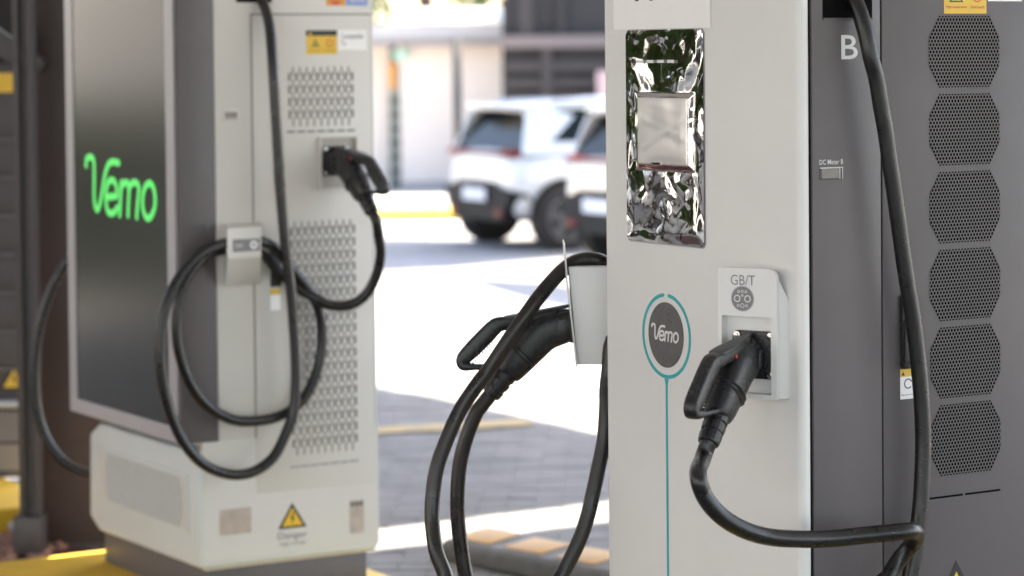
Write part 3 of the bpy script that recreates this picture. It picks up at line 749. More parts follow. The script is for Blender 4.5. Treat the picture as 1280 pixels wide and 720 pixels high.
# cable hook holder (protruding hood)
b = MB(); hx0, hx1 = .100, .204
side = [(0, 1.168), (.093, 1.163), (.095, 1.161), (.095, 1.079), (.012, .996), (0, .996)]   # (out, z)
shr = lambda o_: -.038 * o_ / .095
vs = [(.090 + shr(o_), -o_, z) for o_, z in side] + [(.193 + shr(o_), -o_, z) for o_, z in side]; n = len(side)
hk = mesh_obj('cable_holder', vs, [tuple(range(n)), tuple(range(n, 2 * n))[::-1]] + [(i, (i + 1) % n, (i + 1) % n + n, i + n) for i in range(n)], M['white_warm'], left, bevel=.004, seg=2)
fh = FS(.095) @ Matrix.Translation((-.0435, 0, 0))
pl = plate('holder_plate', fh, rrect(.112, .194, 1.096, 1.131, .003), .0004, mat('grey_holder_plate', (.20, .195, .205), .5), hk, .0002)
text('holder_text', 'DC', fh, .122, .144, 1.108, 1.118, M['print_white'], pl, off=.0006)
b = MB(); ringpoly(b, fh, .176, 1.1135, .005, .0115, .0006, .0009, 0, 360, 20); b.build('socket_symbol', M['print_white'], pl)
# socket recess
rc = MB(); rx0, rx1, rz0, rz1 = .382, .5035, 1.2545, 1.405
b = MB()
for r_ in ((rx0, rx0 + .006, rz0, rz1), (rx1 - .004, rx1, rz0, rz1), (rx0 + .006, rx1 - .004, rz0, rz0 + .004), (rx0 + .006, rx1 - .004, rz1 - .004, rz1)): b.prism(fd, rect(*r_), 0, .012)
rs = b.build('socket_recess', M['white_warm'], dr)
plate('recess_back', fd, rect(rx0 + .006, rx1 - .004, rz0 + .004, rz1 - .004), .001, mat('recess_beige', (.42, .40, .37), .5), rs, .0003)
flange(frame((.434, -.006, 1.335), (1, 0, 0), (0, 0, 1)), dr, .042)

# ================================================================== CABLES
def P_(px, py, Y):
    d = F_ + cxv * ((px - 640) / 3200) + cyv * ((172 - py) / 3200); return V((0, 0, CAM_Z)) + d * (Y / d.y)
def G3(v, z, off): return C1 + dR * v - dL * off + V((0, 0, z))
def S3(v, z, off): return C2 + dR * v - dL * off + V((0, 0, z))
def adopt(root, obs):
    for o in obs: o.parent = root; o.location = -root.location
def clean(pts): return [V(p) for p in pts]
R_C = .0155
# --- cable of the near charger's front plug
ce = empty('charging_cable', (C1.x + .18, C1.y + .05, .1)); tag(ce, 'thick black cable hanging down the grey side, its plug in the white front holder', 'charging cable', 'black charging cables')
O1 = near_rot @ (hfr @ V((.0625, 1.0675, -.0155 * hd))); a1 = near_rot.to_3x3() @ V((hn.x, hn.y, 0))
pb, q0, q1 = connector(O1, a1, None)
Apts = [G3(.095, 1.765, -.03), G3(.0949, 1.7275, .012), G3(.0986, 1.6783, .035)] + [G3(v, z, .045) for v, z in ((.1043, 1.6282), (.12, 1.5794), (.13, 1.5305), (.1411, 1.4799), (.1493, 1.4308), (.1604, 1.371), (.1863, 1.2209), (.2059, 1.1196), (.2207, 1.009), (.2269, .9077), (.2224, .8086), (.2143, .7461), (.2004, .6798), (.182, .60))]
low = [G3(.15, .48, .06), G3(.08, .33, .09), G3(-.02, .22, .14), G3(-.08, .26, .17), G3(-.03, .38, .15)]
ret = [P_(1095, 752, 4.66), P_(1111, 720, 4.69), P_(1126, 697, 4.70), P_(1140, 680, 4.69), P_(1145, 670, 4.655), P_(1142, 664, 4.61), P_(1128, 664.5, 4.585)]
Bp = [P_(x, y, Y) for x, y, Y in ((1080, 669, 4.57), (1040, 673, 4.55), (1000, 674, 4.52), (960, 671, 4.49), (927, 661, 4.46), (899, 643, 4.44), (880, 619, 4.43), (872.5, 592, 4.44))]
path = Apts + low + ret + Bp + [q1 + (q1 - q0) * .15, q0]
c1 = tube('hose', path, R_C, M['rubber'], None, 7, 20)
adopt(ce, [pb, c1])
# --- second cable, plug in the side holder, dangling at the left edge of the near charger
ce2 = empty('charging_cable', (.05, 5.35, .1)); tag(ce2, 'black cable looped over the side hook of the large charger, plug pointing left', 'charging cable', 'black charging cables')
O2 = P_(715, 407, 5.395); pb2, q0, q1 = connector(O2, (-1, .0, 0), None, 1.03)
pre = [V((.30, 5.38, 1.35)), V((.36, 5.40, .9)), P_(775, 420, 5.34), P_(760, 470, 5.33), P_(758, 510, 5.31), P_(755.5, 547, 5.30), P_(749, 580, 5.29), P_(742, 613, 5.28), P_(734, 647, 5.27), P_(722, 680, 5.26), P_(701, 720, 5.25), P_(670, 765, 5.23), P_(625, 800, 5.2), P_(585, 790, 5.2), P_(561, 740, 5.22)]
cpts = [(556, 718), (545.5, 690), (540.5, 655), (540.5, 625), (546, 585), (559, 548), (575, 513), (597, 480), (611, 462), (631, 432), (652, 401), (675.5, 369), (697, 344), (716, 329), (737, 324)]
cz = [5.23, 5.24, 5.26, 5.27, 5.28, 5.29, 5.30, 5.305, 5.31, 5.31, 5.315, 5.33, 5.36, 5.385, 5.39]
post_ = [P_(757, 330, 5.395), P_(775, 352, 5.44), V((.26, 5.50, .9)), V((.22, 5.52, .5)), V((.1, 5.5, .22)), V((-.03, 5.45, .28)), P_(590, 745, 5.4)]
dpts = [(582.5, 722), (577, 690), (572.5, 650), (572, 615), (575, 580), (583, 547), (595, 517)]
path = pre + [P_(x, y, Y) for (x, y), Y in zip(cpts, cz)] + post_ + [P_(x, y, 5.395) for x, y in dpts] + [q1, q0]
c2 = tube('hose', path, .0158, M['rubber_worn'], None, 7, 20)
adopt(ce2, [pb2, c2])
# --- left charger's cable
ce3 = empty('charging_cable', (C2.x + .2, C2.y - .05, .4)); tag(ce3, 'black cable coiled through the small hood of the white charger with the display', 'charging cable', 'black charging cables')
O3 = S3(.434, 1.335, .012); pb3, q0, q1 = connector(O3, -dL + dR * .16 , None, 1.0)
L1a = [(.2065, 1.83, -.03), (.2065, 1.7938, .012), (.2132, 1.7195, .045), (.2050, 1.5693, .085), (.2150, 1.3449, .088), (.2170, 1.2954, .088), (.2320, 1.1194, .088), (.2500, .9606, .088), (.2600, .8018, .088), (.2600, .7112, .088), (.2520, .6378, .088), (.2350, .5946, .088), (.1900, .5185, .088), (.130, .4821, .088), (.0642, .478, .088), (-.0054, .5028, .088), (-.0597, .5482, .09), (-.1061, .6226, .09), (-.1376, .7237, .09), (-.1501, .8339, .09), (-.1371, .931, .088), (-.1006, 1.0161, .086), (-.0404, 1.0829, .083), (.0246, 1.1126, .078), (.0789, 1.121, .073), (.15, 1.1215, .070), (.19, 1.112, .062)]
L2a = [(.2297, 1.0867, .052), (.2862, 1.0204, .046), (.3381, .956, .045), (.3651, .8858, .042), (.3665, .8055, .04), (.3452, .7272, .04), (.3038, .662, .04), (.2381, .6241, .04), (.1634, .6143, .04), (.0897, .6226, .04), (.0221, .6594, .04), (-.03, .7151, .045), (-.0648, .7907, .045), (-.0804, .8691, .045), (-.0768, .9461, .045), (-.0495, 1.0218, .045), (.0018, 1.0781, .04), (.0456, 1.0960, .035), (.0942, 1.097, .032), (.1875, 1.082, .028), (.2415, 1.0300, .022), (.2908, .985, .03), (.3431, .9467, .066), (.3859, .9276, .078), (.4394, .9306, .095), (.4752, .9649, .12), (.4934, 1.0225, .145), (.4938, 1.0801, .165), (.4776, 1.125, .185)]
path = [S3(*p) for p in L1a + L2a] + [q1, q0]
c3 = tube('hose', path, .0148, M['rubber'], None, 6, 16)
adopt(ce3, [pb3, c3])
# --- cable at the far side of the left charger
ce4 = empty('charging_cable', (-1.5, 7.9, .3)); tag(ce4, 'thin black cable bowing out behind the left edge of the advertising display', 'charging cable', 'black charging cables')
path = [P_(x, y, 7.92) for x, y in ((150, 285), (110, 298), (87, 322), (63, 365), (48, 415), (43, 465), (46, 510), (58, 548), (80, 577), (112, 592), (150, 598))]
c4 = tube('hose', path, .0148, M['rubber'], None, 8, 16); adopt(ce4, [c4])

# ================================================================== POSTS, THIRD CHARGER AT THE LEFT
def wbox(name, x0, x1, y0, y1, z0, z1, mt, root, bevel=0):
    o = box(name, x0, x1, y0, y1, z0, z1, mt, None, bevel=bevel); adopt(root, [o]); return o
col = empty('steel_column', (-1.40, 8.6, 0)); tag(col, 'wide dark brown steel column standing just left of the advertising display', 'column')
wbox('shaft', -1.605, -1.18, 8.5, 8.75, 0.0, 3.42, M['brown'], col, .004)
wbox('base_plate', -1.62, -1.16, 8.485, 8.77, 0, .02, M['grey_dark'], col)
ib = empty('canopy_post', (-1.60, 8.4, 0)); tag(ib, 'slim grey steel post with channel and diagonal brace at the far left', 'post')
M['post'] = mat('grey_steel_post', (.075, .07, .075), .5, var=.15, vscale=5, bump=.1)
wbox('flange', -1.628, -1.609, 8.36, 8.42, .02, 3.42, M['post'], ib, .002)
wbox('flange', -1.582, -1.560, 8.36, 8.42, .02, 3.42, M['post'], ib, .002)
wbox('web', -1.6085, -1.5825, 8.39, 8.40, .02, 3.42, M['grey_dark'], ib)
wbox('foot', -1.645, -1.553, 8.33, 8.45, 0, .135, M['post'], ib, .005)
mb = MB(); A = P_(48, 88, 8.42); B = P_(-60, 8, 8.42); d = (B - A).normalized(); mb2 = MB()
tube_mb(mb, [A, B], (.037, .03), sec=[(-1, -1), (1, -1), (1, 1), (-1, 1)], up=(0, -1, 0)); o = mb.build('brace', M['post'], None, bevel=.002); adopt(ib, [o])
third = empty('charging_station', (-1.9, 9.5, .105)); tag(third, 'dark grey louvred charging station cut by the left edge of the picture', 'charging station', 'car charging stations')
M['dim'] = mat('dim_grey_paint', (.075, .068, .070), .55, var=.12, vscale=4); M['rib'] = mat('rib_grey_paint', (.13, .12, .122), .5)
wbox('cabinet', -2.75, -1.745, 9.35, 10.0, .10, 1.98, M['dim'], third, .004)
for k in range(7):
    z1_ = 1.478 - .1405 * k
    wbox('louvre', -2.30, -1.782, 9.338, 9.349, z1_ - .127, z1_, M['dim'], third, .002)
    wbox('rib', -2.32, -1.768, 9.333, 9.349, z1_ - .1385, z1_ - .1285, M['rib'], third)
wbox('dark_panel', -2.6, -1.775, 9.335, 9.349, 1.62, 1.93, mat('dull_black', (.012, .012, .014), .7), third)  # invented dull panel filling the dark upper left; no display known there
wbox('yellow_sticker', -1.95, -1.800, 9.346, 9.3485, 1.515, 1.585, M['yellow'], third)
wbox('silver_rail', -2.3, -1.775, 9.30, 9.348, .362, .392, mat('rail', (.45, .46, .5), .3, metal=.6), third, .01)
wbox('lower_panel', -2.3, -1.775, 9.342, 9.349, .13, .225, mat('warm_grey_panel', (.22, .19, .165), .5, var=.1), third)
wbox('lower_panel', -2.3, -1.775, 9.342, 9.349, .235, .345, mat('warm_grey_panel2', (.17, .155, .15), .5, var=.1), third)
frt = frame((0, 9.348, 0), (1, 0, 0), (0, 0, 1)); tri = warning_triangle(None, frt, -1.832, .425, .056, .095, .0); adopt(third, [tri])
ce5 = empty('charging_cable', (-1.7, 9.2, .3)); tag(ce5, 'black cable running down beside the slim post at the far left edge', 'charging cable', 'black charging cables')
c5 = tube('hose', [P_(x, y, Y) for x, y, Y in ((-30, 45, 9.1), (0, 62, 9.05), (18, 85, 9.0), (28, 115, 8.97), (34, 160, 8.95), (38, 230, 8.95), (40, 330, 8.95), (39, 430, 8.95), (41, 540, 8.95), (43, 640, 8.95))], .0135, M['rubber'], None, 8, 12); adopt(ce5, [c5])
tag(box('metal_bar', -2.6, -1.68, 8.70, 8.73, .02, .055, M['alu'], None, bevel=.006), 'thin silver bar lying across the red gravel at lower left', 'bar')

# ================================================================== CANOPIES (out of frame, outlines projected up from the ground shadows they should cast)
def canopy(name, shadow, h, label, th=.12):
    k = h / tan(SUN_EL); off = SUN_H * k
    P = [V((x, y, 0)) + off for x, y in shadow]; t = empty(name, (sum(p.x for p in P) / len(P), sum(p.y for p in P) / len(P), h))
    n = len(P); vs = [(p.x, p.y, h) for p in P] + [(p.x, p.y, h + th) for p in P]
    o = mesh_obj('roof_panel', vs, [tuple(range(n))[::-1], tuple(range(n, 2 * n))] + [(i, (i + 1) % n, (i + 1) % n + n, i + n) for i in range(n)], mat('canopy_white', (.70, .70, .70), .5), None); adopt(t, [o])
    for a, b_ in ((0, 1), (2, 3)):
        mb = MB(); tube_mb(mb, [P[a] + V((0, 0, h - .06)), P[b_] + V((0, 0, h - .06))], .05, sec=[(-1, -1), (1, -1), (1, 1), (-1, 1)]); o = mb.build('beam', M['post'], None); adopt(t, [o])
    tag(t, label, 'canopy'); return t
def pq(p, q): v = dR * p + dL * q; return (v.x, v.y)
canopy('canopy', [pq(-7.5, -11.0), pq(7.0, -11.0), pq(7.0, 7.32), pq(-7.5, 7.32)], 3.45, 'flat white canopy roof above the charging stations')  # overhead roof, stretched back past the camera to dim the side faces
canopy('canopy', [pq(-9, 7.76), pq(3.2, 7.76), pq(3.2, 15), pq(-9, 15)], 3.45, 'unseen roof slab added out to the left to shade ground the display mirrors')  # added outside the view to keep the mirrored ground dark
canopy('canopy', [pq(3.75, 7.79), pq(5.95, 7.79), pq(5.95, 13.5), pq(3.75, 13.5)], 3.45, 'second flat canopy roof behind the charging stations')

def far_(px, py):
    d = F_ + cxv * ((px - 640) / 3200) + cyv * ((172 - py) / 3200); p = V((0, 0, CAM_Z)) + d * ((-.36 - CAM_Z) / d.z); return (p.x, p.y)
canopy('canopy', [far_(420, 340), far_(575, 333), far_(760, 316), far_(760, 299), far_(420, 296)], 3.1, 'far canopy roof, unseen, shaped to shade the roadway in front of the parked cars', .1)  # roof outline drawn from the road shadow it has to throw
canopy('canopy', [far_(588, 346), far_(700, 352), far_(860, 376), far_(860, 420), far_(740, 392)], 3.1, 'narrow unseen roof added to shade a slanting strip of roadway', .1)  # extra slab put overhead only for this strip of shade
# ================================================================== CARS
def build_car(loc, rz, label):
    t = empty('parked_car', loc, rz); tag(t, label, 'car', 'white cars parked side by side')
    # lower body stations: x, half width, zbot, zbelt
    st = [(-.02, .60, .48, .80, .90), (.0, .74, .36, .84, .99), (.06, .84, .30, .86, 1.03), (.25, .89, .27, .88, 1.04), (.8, .90, .25, .88, 1.02), (1.6, .90, .25, .88, .99), (2.6, .90, .25, .87, .97), (3.3, .89, .25, .84, .95), (3.9, .86, .27, .76, .82), (4.15, .72, .33, .68, .72), (4.2, .55, .42, .60, .66)]
    vs = []; k = 0
    for x, w_, zb, zs, zt in st:
        tf = .84 if x < .1 else .88 if x < .4 else .93
        prof = [(0, zb), (w_ * .85, zb), (w_ * .97, zb + .10), (w_, (zb + zs) / 2), (w_ * .985, zs), (w_ * tf, zt), (0, zt + .01)]
        prof = prof + [(-y, z) for y, z in prof[-2:0:-1]]
        k = len(prof); vs += [(x, y, z) for y, z in prof]
    fs = [(i * k + j, i * k + (j + 1) % k, (i + 1) * k + (j + 1) % k, (i + 1) * k + j) for i in range(len(st) - 1) for j in range(k)] + [tuple(range(k)), tuple(range((len(st) - 1) * k, len(st) * k))]
    body = mesh_obj('body', vs, fs, M['car'], t, smooth=True, bevel=0)
    sub = body.modifiers.new('s', 'SUBSURF'); sub.levels = 1; sub.render_levels = 2
    # glasshouse
    gh = [(.10, .80, 1.00, .78, 1.04), (.34, .80, 1.0, .66, 1.40), (.62, .80, 1.0, .64, 1.47), (1.5, .80, .98, .63, 1.51), (2.3, .80, .97, .62, 1.46), (3.15, .78, .95, .70, .99)]
    vs = []
    for x, w0, z0, w1, z1 in gh: vs += [(x, w0, z0 - .03), (x, w1, z1), (x, -w1, z1), (x, -w0, z0 - .03)]
    fs = [(i * 4 + j, i * 4 + (j + 1) % 4, (i + 1) * 4 + (j + 1) % 4, (i + 1) * 4 + j) for i in range(5) for j in range(4)] + [(0, 1, 2, 3), (20, 21, 22, 23)]
    mesh_obj('windows', vs, fs, M['glass'], t)
    # roof shell with spoiler
    rs = [(.20, .60, 1.435), (.26, .66, 1.465), (.6, .665, 1.50), (1.5, .655, 1.545), (2.3, .63, 1.49), (2.55, .60, 1.42)]
    vs = []
    for x, w_, z in rs: vs += [(x, -w_, z - .055), (x, -w_ * .93, z), (x, 0, z + .02), (x, w_ * .93, z), (x, w_, z - .055)]
    fs = [(i * 5 + j, i * 5 + j + 1, i * 5 + j + 6, i * 5 + j + 5) for i in range(5) for j in range(4)]
    r = mesh_obj('roof', vs, fs, M['car'], t, smooth=True); so = r.modifiers.new('s', 'SOLIDIFY'); so.thickness = .03
    for s in (-1, 1):
        # C pillar quarter panel, B and A pillars, roof rail
        def strip(name, pts, mt):
            n = len(pts); v_ = [(x, s * (y + .012), z) for x, y, z in pts] + [(x, s * (y - .02), z) for x, y, z in pts]
            mesh_obj(name, v_, [tuple(range(n)), tuple(range(n, 2 * n))] + [(i, (i + 1) % n, (i + 1) % n + n, i + n) for i in range(n)], mt, t)
        strip('quarter_pillar', [(.08, .805, .98), (.50, .805, .98), (.42, .765, 1.11), (.74, .678, 1.37), (.45, .655, 1.44), (.20, .67, 1.40)], M['car'])
        strip('belt_panel', [(.49, .806, .98), (3.0, .806, .98), (3.0, .778, 1.06), (.43, .765, 1.11)], M['car'])
        strip('pillar', [(1.75, .805, .98), (1.83, .805, .98), (1.80, .64, 1.47), (1.72, .64, 1.47)], M['black'])
        strip('pillar', [(3.05, .80, .97), (3.2, .80, .97), (2.4, .64, 1.46), (2.28, .64, 1.46)], M['car'])
        strip('roof_rail', [(.5, .645, 1.49), (2.1, .63, 1.515), (2.1, .63, 1.54), (.5, .645, 1.53)], M['alu'])
        for wx in (.52, 3.10):
            ar = MB(); 
            ringpoly(ar, frame((wx, s * .90, .34), (1, 0, 0), (0, 0, 1)), 0, 0, .335, .405, -.012, .022, 0, 180, 20); ar.build('wheel_arch', M['trim'], t)
            wb = MB(); wb.prism(frame((wx, s * .86, .34), (1, 0, 0), (0, 0, 1)), circ(0, 0, .36, 28), -.045, .052); wb.build('wheel_well', M['black'], t)
            ty = MB(); fr = frame((wx, s * .80, .325), (1, 0, 0), (0, 0, 1)); dd = -1 if s > 0 else 1
            ty.prism(fr, circ(0, 0, .325, 36), -.115, .115); tt = ty.build('wheel', M['tyre'], t, bevel=.02)
            rm = MB(); z0 = .118 if s < 0 else -.118; sg = 1 if s < 0 else -1
            ringpoly(rm, fr, 0, 0, .195, .225, z0, z0 + .006 * sg, 0, 360, 32)
            for q in range(5):
                a = radians(72 * q + 90); ca, sa = cos(a), sin(a)
                rm.prism(fr, [(ca * x - sa * y, sa * x + ca * y) for x, y in ((.03, -.035), (.20, -.05), (.20, -.012), (.06, 0), (.20, .012), (.20, .05), (.03, .035))], z0, z0 + .01 * sg)
            rm.build('rim', M['rim'], tt)
        b = MB(); b.box(.9, 2.9, s * .875 - .02, s * .875 + .02, .22, .34); b.build('sill', M['trim'], t)
        b = MB(); b.box(2.72, 2.86, s * .99 - .08, s * .99 + .08, .98, 1.1); b.build('mirror', M['car'], t, bevel=.03)
    # rear details
    b = MB(); fr = frame((0, 0, 0), (0, -1, 0), (0, 0, 1))
    vs = [(-.05, -.60, .30), (-.05, .60, .30), (-.045, .78, .62), (-.05, .50, .66), (-.05, .42, .70), (-.05, -.42, .70), (-.05, -.50, .66), (-.045, -.78, .62), (.3, -.85, .30), (.3, .85, .30), (.1, .86, .60), (.1, -.86, .60)]
    b.add(vs, [(0, 1, 2, 3, 4, 5, 6, 7), (1, 9, 10, 2), (0, 7, 11, 8), (0, 8, 9, 1)]); b.build('bumper_cladding', M['trim'], t)
    b = MB(); b.box(-.075, -.03, -.17, .17, .56, .70); b.build('licence_recess', M['trim'], t)
    b = MB(); b.box(-.085, -.074, -.26, .26, .50, .63); b.build('licence_plate', M['licence'], t)
    b = MB(); b.box(-.05, .01, -.58, .58, .975, 1.01); b.box(-.03, .12, .50, .72, .96, 1.03); b.box(-.03, .12, -.72, -.50, .96, 1.03); b.build('tail_lamp', M['taillamp'], t, bevel=.008)
    for s in (-1, 1):
        b = MB(); b.box(-.075, -.045, s * .52 - .07, s * .52 + .07, .36, .41); b.build('reflector', M['taillamp'], t)
    b = MB(); b.box(.12, .34, -.58, .58, 1.455, 1.49); b.build('spoiler', M['car'], t, bevel=.012)
    return t
rz_car = radians(27)
cx0, cy0 = -.33, 26.6
build_car((cx0, cy0, gz(26.6)), rz_car, 'white compact SUV seen whole from behind, left car of the two')
s_ = V((cos(rz_car), sin(rz_car), 0)); lat = V((sin(rz_car), -cos(rz_car), 0))
c_ = V((cx0, cy0, 0)) + lat * 2.75 + s_ * .0
build_car((c_.x - .06, c_.y, gz(26)), rz_car, 'white SUV mostly hidden behind the large charger, nearer car of the two')

# ================================================================== BACKGROUND
GZ = gz(40)
M['wall'] = mat('pale_plaster', (.78, .71, .66), .8, var=.1, vscale=.8, bump=.2)
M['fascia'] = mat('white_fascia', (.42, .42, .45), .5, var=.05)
bd_ = empty('low_building', (-1.2, 37, GZ)); tag(bd_, 'pale plastered low building with white fascia behind the parked cars', 'building')
wbox('wall', -1.55, -.12, 36.4, 40, GZ, 1.92, M['wall'], bd_)
wbox('wall', -12, -1.75, 36.8, 40, GZ, 1.92, M['wall'], bd_)
wbox('side_wall', -1.58, -1.551, 36.41, 40, GZ, 1.92, M['wall'], bd_)
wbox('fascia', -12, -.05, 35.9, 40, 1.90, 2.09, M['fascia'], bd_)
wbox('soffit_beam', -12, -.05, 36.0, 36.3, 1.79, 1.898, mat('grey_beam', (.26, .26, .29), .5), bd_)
M['metal_roof'] = mat('bright_sheet_roof', (.8, .8, .78), .3, metal=0, coat=.6)
v_ = [(-1.66, 35.86, 2.095), (-.04, 35.86, 2.095), (-.04, 37.4, 2.26), (-1.66, 37.4, 2.26), (-1.66, 35.86, 2.13), (-.04, 35.86, 2.13), (-.04, 37.4, 2.33), (-1.66, 37.4, 2.33)]
o = mesh_obj('sheet_roof', v_, BOXF, M['metal_roof'], None); adopt(bd_, [o])
wbox('plinth_band', -1.56, -.10, 36.36, 36.399, GZ, GZ + .22, mat('grey_plinth', (.38, .37, .38), .7), bd_)
gt = empty('louvred_door', (-1.66, 36.5, GZ)); tag(gt, 'green grey louvred door at the left end of the pale building', 'door')
M['door_green'] = mat('door_green', (.03, .055, .04), .6); M['door_grey'] = mat('door_grey', (.22, .24, .22), .6)
wbox('leaf', -1.745, -1.585, 36.52, 36.6, GZ, 1.55, M['door_grey'], gt)
for k in range(7): wbox('louvre', -1.745, -1.585, 36.48, 36.519, GZ + .12 + k * .2, GZ + .21 + k * .2, M['door_green'], gt)
wbox('yellow_notice', -1.745, -1.655, 36.46, 36.479, 1.18, 1.55, M['orange'], gt)
tag(box('wall_sign', -1.68, -1.46, 36.30, 36.33, 1.60, 1.72, mat('teal_sign', (.35, .62, .56), .5), None), 'small teal sign under the white fascia', 'sign')
pole = tube('slim_post', [(-.70, 33, GZ), (-.70, 33, 1.84)], .055, mat('dark_pole', (.02, .018, .017), .5), None, 1, 12); tag(pole, 'slim dark post in front of the pale wall, left of the parked car', 'post')  # plain dark pole, carries no lamp
# far pavement kerb with yellow stripe
kb = box('far_kerb', -14, .2, 31.0, 36.35, GZ - .05, GZ + .12, mat('sunlit_pale_concrete', (.55, .53, .50), .8, var=.15, vscale=3), None, bevel=.01); tag(kb, 'pale pavement in front of the building', kind='structure')
ys2 = box('kerb_stripe', -14, -.55, 30.90, 32.0, GZ - .05, GZ + .126, M['curb_yellow'], None); tag(ys2, 'yellow painted edge of the far pavement', kind='structure')
ap = box('pale_apron', -14, -.45, 29.6, 30.9, GZ - .05, GZ + .008, mat('pale_apron', (.48, .46, .44), .8, var=.15, vscale=3), None); tag(ap, 'pale concrete apron before the far kerb', kind='structure')
# slatted dark building
sb_ = empty('slatted_building', (1.2, 34.4, GZ)); tag(sb_, 'dark building with horizontal slats rising behind the white car', 'building')
M['slat_d'] = mat('dark_slat', (.016, .014, .016), .6); M['slat_l'] = mat('brown_grey_slat', (.042, .035, .036), .6, var=.2)
wbox('wall', -.12, 5.5, 34.6, 38, GZ, 3.4, M['slat_d'], sb_)
wbox('beam', -.14, 5.5, 34.40, 34.599, 1.74, 1.90, mat('beam_mauve', (.17, .14, .14), .6), sb_)
for k, (za, zb) in enumerate(((1.42, 1.56), (1.20, 1.32), (1.02, 1.12), (.84, .93), (.64, .75), (.44, .54))): wbox('slat', -.13, 5.5, 34.48, 34.599, za, zb, M['slat_l'], sb_)
wbox('upright', .10, .30, 34.50, 34.60, 1.9, 3.4, M['slat_l'], sb_); wbox('upright', .62, .74, 34.50, 34.60, 1.9, 3.4, M['slat_d'], sb_)
wbox('upright', .40, .55, 34.45, 34.60, GZ, 1.74, M['slat_l'], sb_)
tag(box('pink_box', 1.13, 1.5, 33.6, 33.9, GZ, 1.42, mat('pinkish_panel', (.48, .36, .38), .6), None), 'pinkish panel standing behind the white car at the charger edge', 'panel')
# trees
def tree(loc, h, r, seed, label, colr, n=2600):
    rnd = random.Random(seed); t = empty('tree', loc); tag(t, label, 'tree')
    mb = MB(); b0 = V((0, 0, 0)); tube_mb(mb, [V((0, 0, 0)), V((.1, 0, h * .3)), V((.05, .1, h * .6)), V((.1, 0, h * .9))], [h * .035, h * .028, h * .018, h * .006], 10)
    for q in range(7):
        a = rnd.random() * 6.28; z = h * rnd.uniform(.35, .65); e = V((cos(a) * r * .8, sin(a) * r * .8, z + h * rnd.uniform(.12, .3)))
        tube_mb(mb, [V((.06, .03, z)), (V((.06, .03, z)) + e) / 2 + V((0, 0, .1)), e], [h * .014, h * .009, h * .003], 7)
    mb.build('trunk', mat('bark', (.10, .07, .05), .9, var=.3, vscale=12), t, smooth=True)
    mb = MB(); cl = []
    for q in range(26):
        a = rnd.random() * 6.28; rr_ = r * rnd.random() ** .5; zz = rnd.uniform(.42, 1.0); k = sqrt(max(0, 1 - ((zz - .66) / .40) ** 2)); cl.append((V((cos(a) * rr_ * k, sin(a) * rr_ * k, zz * h)), r * rnd.uniform(.2, .38)))
    for q in range(n):
        c, cr = rnd.choice(cl); v = V((rnd.gauss(0, 1), rnd.gauss(0, 1), rnd.gauss(0, .8))).normalized() * cr * rnd.random() ** .33; p = c + v
        s = rnd.uniform(.05, .10) * (h / 5) ** .5; u = V((rnd.gauss(0, 1), rnd.gauss(0, 1), rnd.gauss(0, 1))).normalized(); w_ = u.cross(V((rnd.gauss(0, 1), rnd.gauss(0, 1), rnd.gauss(0, 1)))).normalized()
        mb.add([p - u * s, p + w_ * s * .45, p + u * s, p - w_ * s * .45], [(0, 1, 2, 3)])
    me = bpy.data.meshes.new('crown'); me.from_pydata(mb.v, [], mb.f); me.materials.append(colr); link(bpy.data.objects.new('crown', me), t)
M['leaf'] = mat('green_leaves', (.085, .15, .025), .55, col2=(.04, .085, .02), vscale=1.5)
M['leaf2'] = mat('light_green_leaves', (.16, .24, .04), .55, col2=(.07, .13, .02), vscale=1.5)
tree((-1.6, 46, GZ), 6.5, 2.2, 1, 'dark green tree behind the pale building, left of the two', M['leaf'], 5000)
tree((.3, 48, GZ), 6.0, 1.7, 2, 'yellow green tree behind the pale building, right of the two', M['leaf2'], 3500)
# unseen stand-in surroundings to the left, placed for the film and display to mirror
tree((-5.3, 8.2, 0), 3.3, 1.3, 3, 'leafy green tree beside the car park, out to the left', M['leaf'], 16000)
tree((-9.5, 12.5, 0), 6.5, 2.3, 4, 'large green tree further out to the left', M['leaf'], 5000)
hs_ = empty('office_building', (-17, 12, 0)); tag(hs_, 'long pale building with dark windows far out to the left', 'building')
M['beige'] = mat('pale_render', (.62, .59, .56), .85, var=.15, vscale=.7); M['win'] = mat('dark_window', (.02, .025, .03), .1)
fb = Matrix.Translation((-15, 4, 0)) @ Matrix.Rotation(radians(112), 4, 'Z'); fbx = frame(fb.translation, fb.to_3x3() @ V((1, 0, 0)), (0, 0, 1))
o = MB(); o.prism(fbx, rect(-14, 26, 0, 7.5), -4 if (fbx.to_3x3() @ V((0, 0, 1))).x > 0 else 0, 0 if (fbx.to_3x3() @ V((0, 0, 1))).x > 0 else 4); adopt(hs_, [o.build('wall', M['beige'], None)])
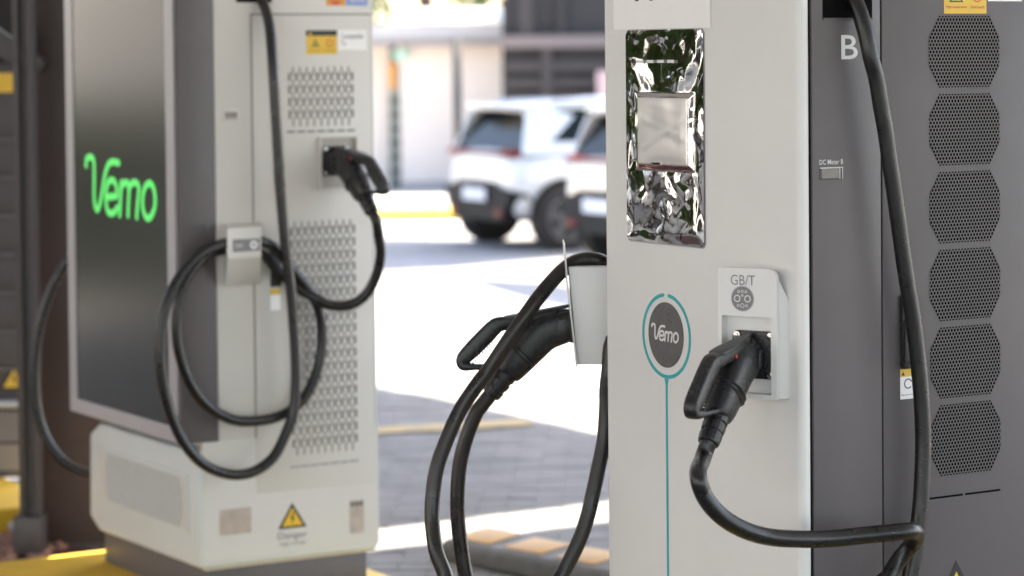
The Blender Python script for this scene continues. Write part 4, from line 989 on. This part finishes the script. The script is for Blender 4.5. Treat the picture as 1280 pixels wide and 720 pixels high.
sg = .02 if (fbx.to_3x3() @ V((0, 0, 1))).x > 0 else -.02
for k in range(9):
    for z_ in (.9, 4.4):
        o = MB(); o.prism(fbx, rect(-12 + k * 4, -9.6 + k * 4, z_, z_ + 1.9), min(0, sg), max(0, sg)); adopt(hs_, [o.build('window', M['win'], None)])
for k in range(3):
    x_, y_ = [(-13.2, 6.5), (-12.9, 10.5), (-12.0, 17.5)][k]
    build_car((x_, y_, 0), radians(20), ['white SUV parked out to the left, in front of the pale building', 'white SUV parked out to the left, between the two trees', 'white SUV parked out to the left, farthest of its row'][k])
hg = empty('hedge', (-10, 12, 0)); tag(hg, 'unseen clipped hedge added out to the left to darken what the display mirrors', 'hedge')  # put in beyond the frame so the display reflects something dark
h0, h1 = V((-9.9, 12.6, 0)), V((-8.3, 21, 0)); hdv = (h1 - h0).normalized(); hn_ = V((hdv.y, -hdv.x, 0)); rnd = random.Random(5); mb = MB()
for q in range(16000):
    t = rnd.random() * (h1 - h0).length; side_ = rnd.random()
    p = h0 + hdv * t + (hn_ * rnd.uniform(.38, .52) + V((0, 0, rnd.uniform(0, 1.25))) if side_ < .65 else hn_ * rnd.uniform(-.5, .5) + V((0, 0, rnd.uniform(1.15, 1.32))))
    u = V((rnd.gauss(0, 1), rnd.gauss(0, 1), rnd.gauss(0, 1))).normalized(); w2_ = u.cross(V((rnd.gauss(0, 1), rnd.gauss(0, 1), rnd.gauss(0, 1)))).normalized()
    mb.add([p - u * .07, p + w2_ * .035, p + u * .07, p - w2_ * .035], [(0, 1, 2, 3)])
me = bpy.data.meshes.new('leaves'); me.from_pydata(mb.v, [], mb.f); me.materials.append(M['leaf']); o1_ = link(bpy.data.objects.new('leaves', me))
mb = MB(); tube_mb(mb, [h0 + V((0, 0, .58)), h1 + V((0, 0, .58))], (.58, .42), sec=[(-1, -1), (1, -1), (1, 1), (-1, 1)]); o2_ = mb.build('dark_core', mat('core_green', (.02, .03, .012), .9), None); adopt(hg, [o1_, o2_])  # solid dark box in place of the shaded inside of the leaves
print('objects', len(bpy.data.objects))
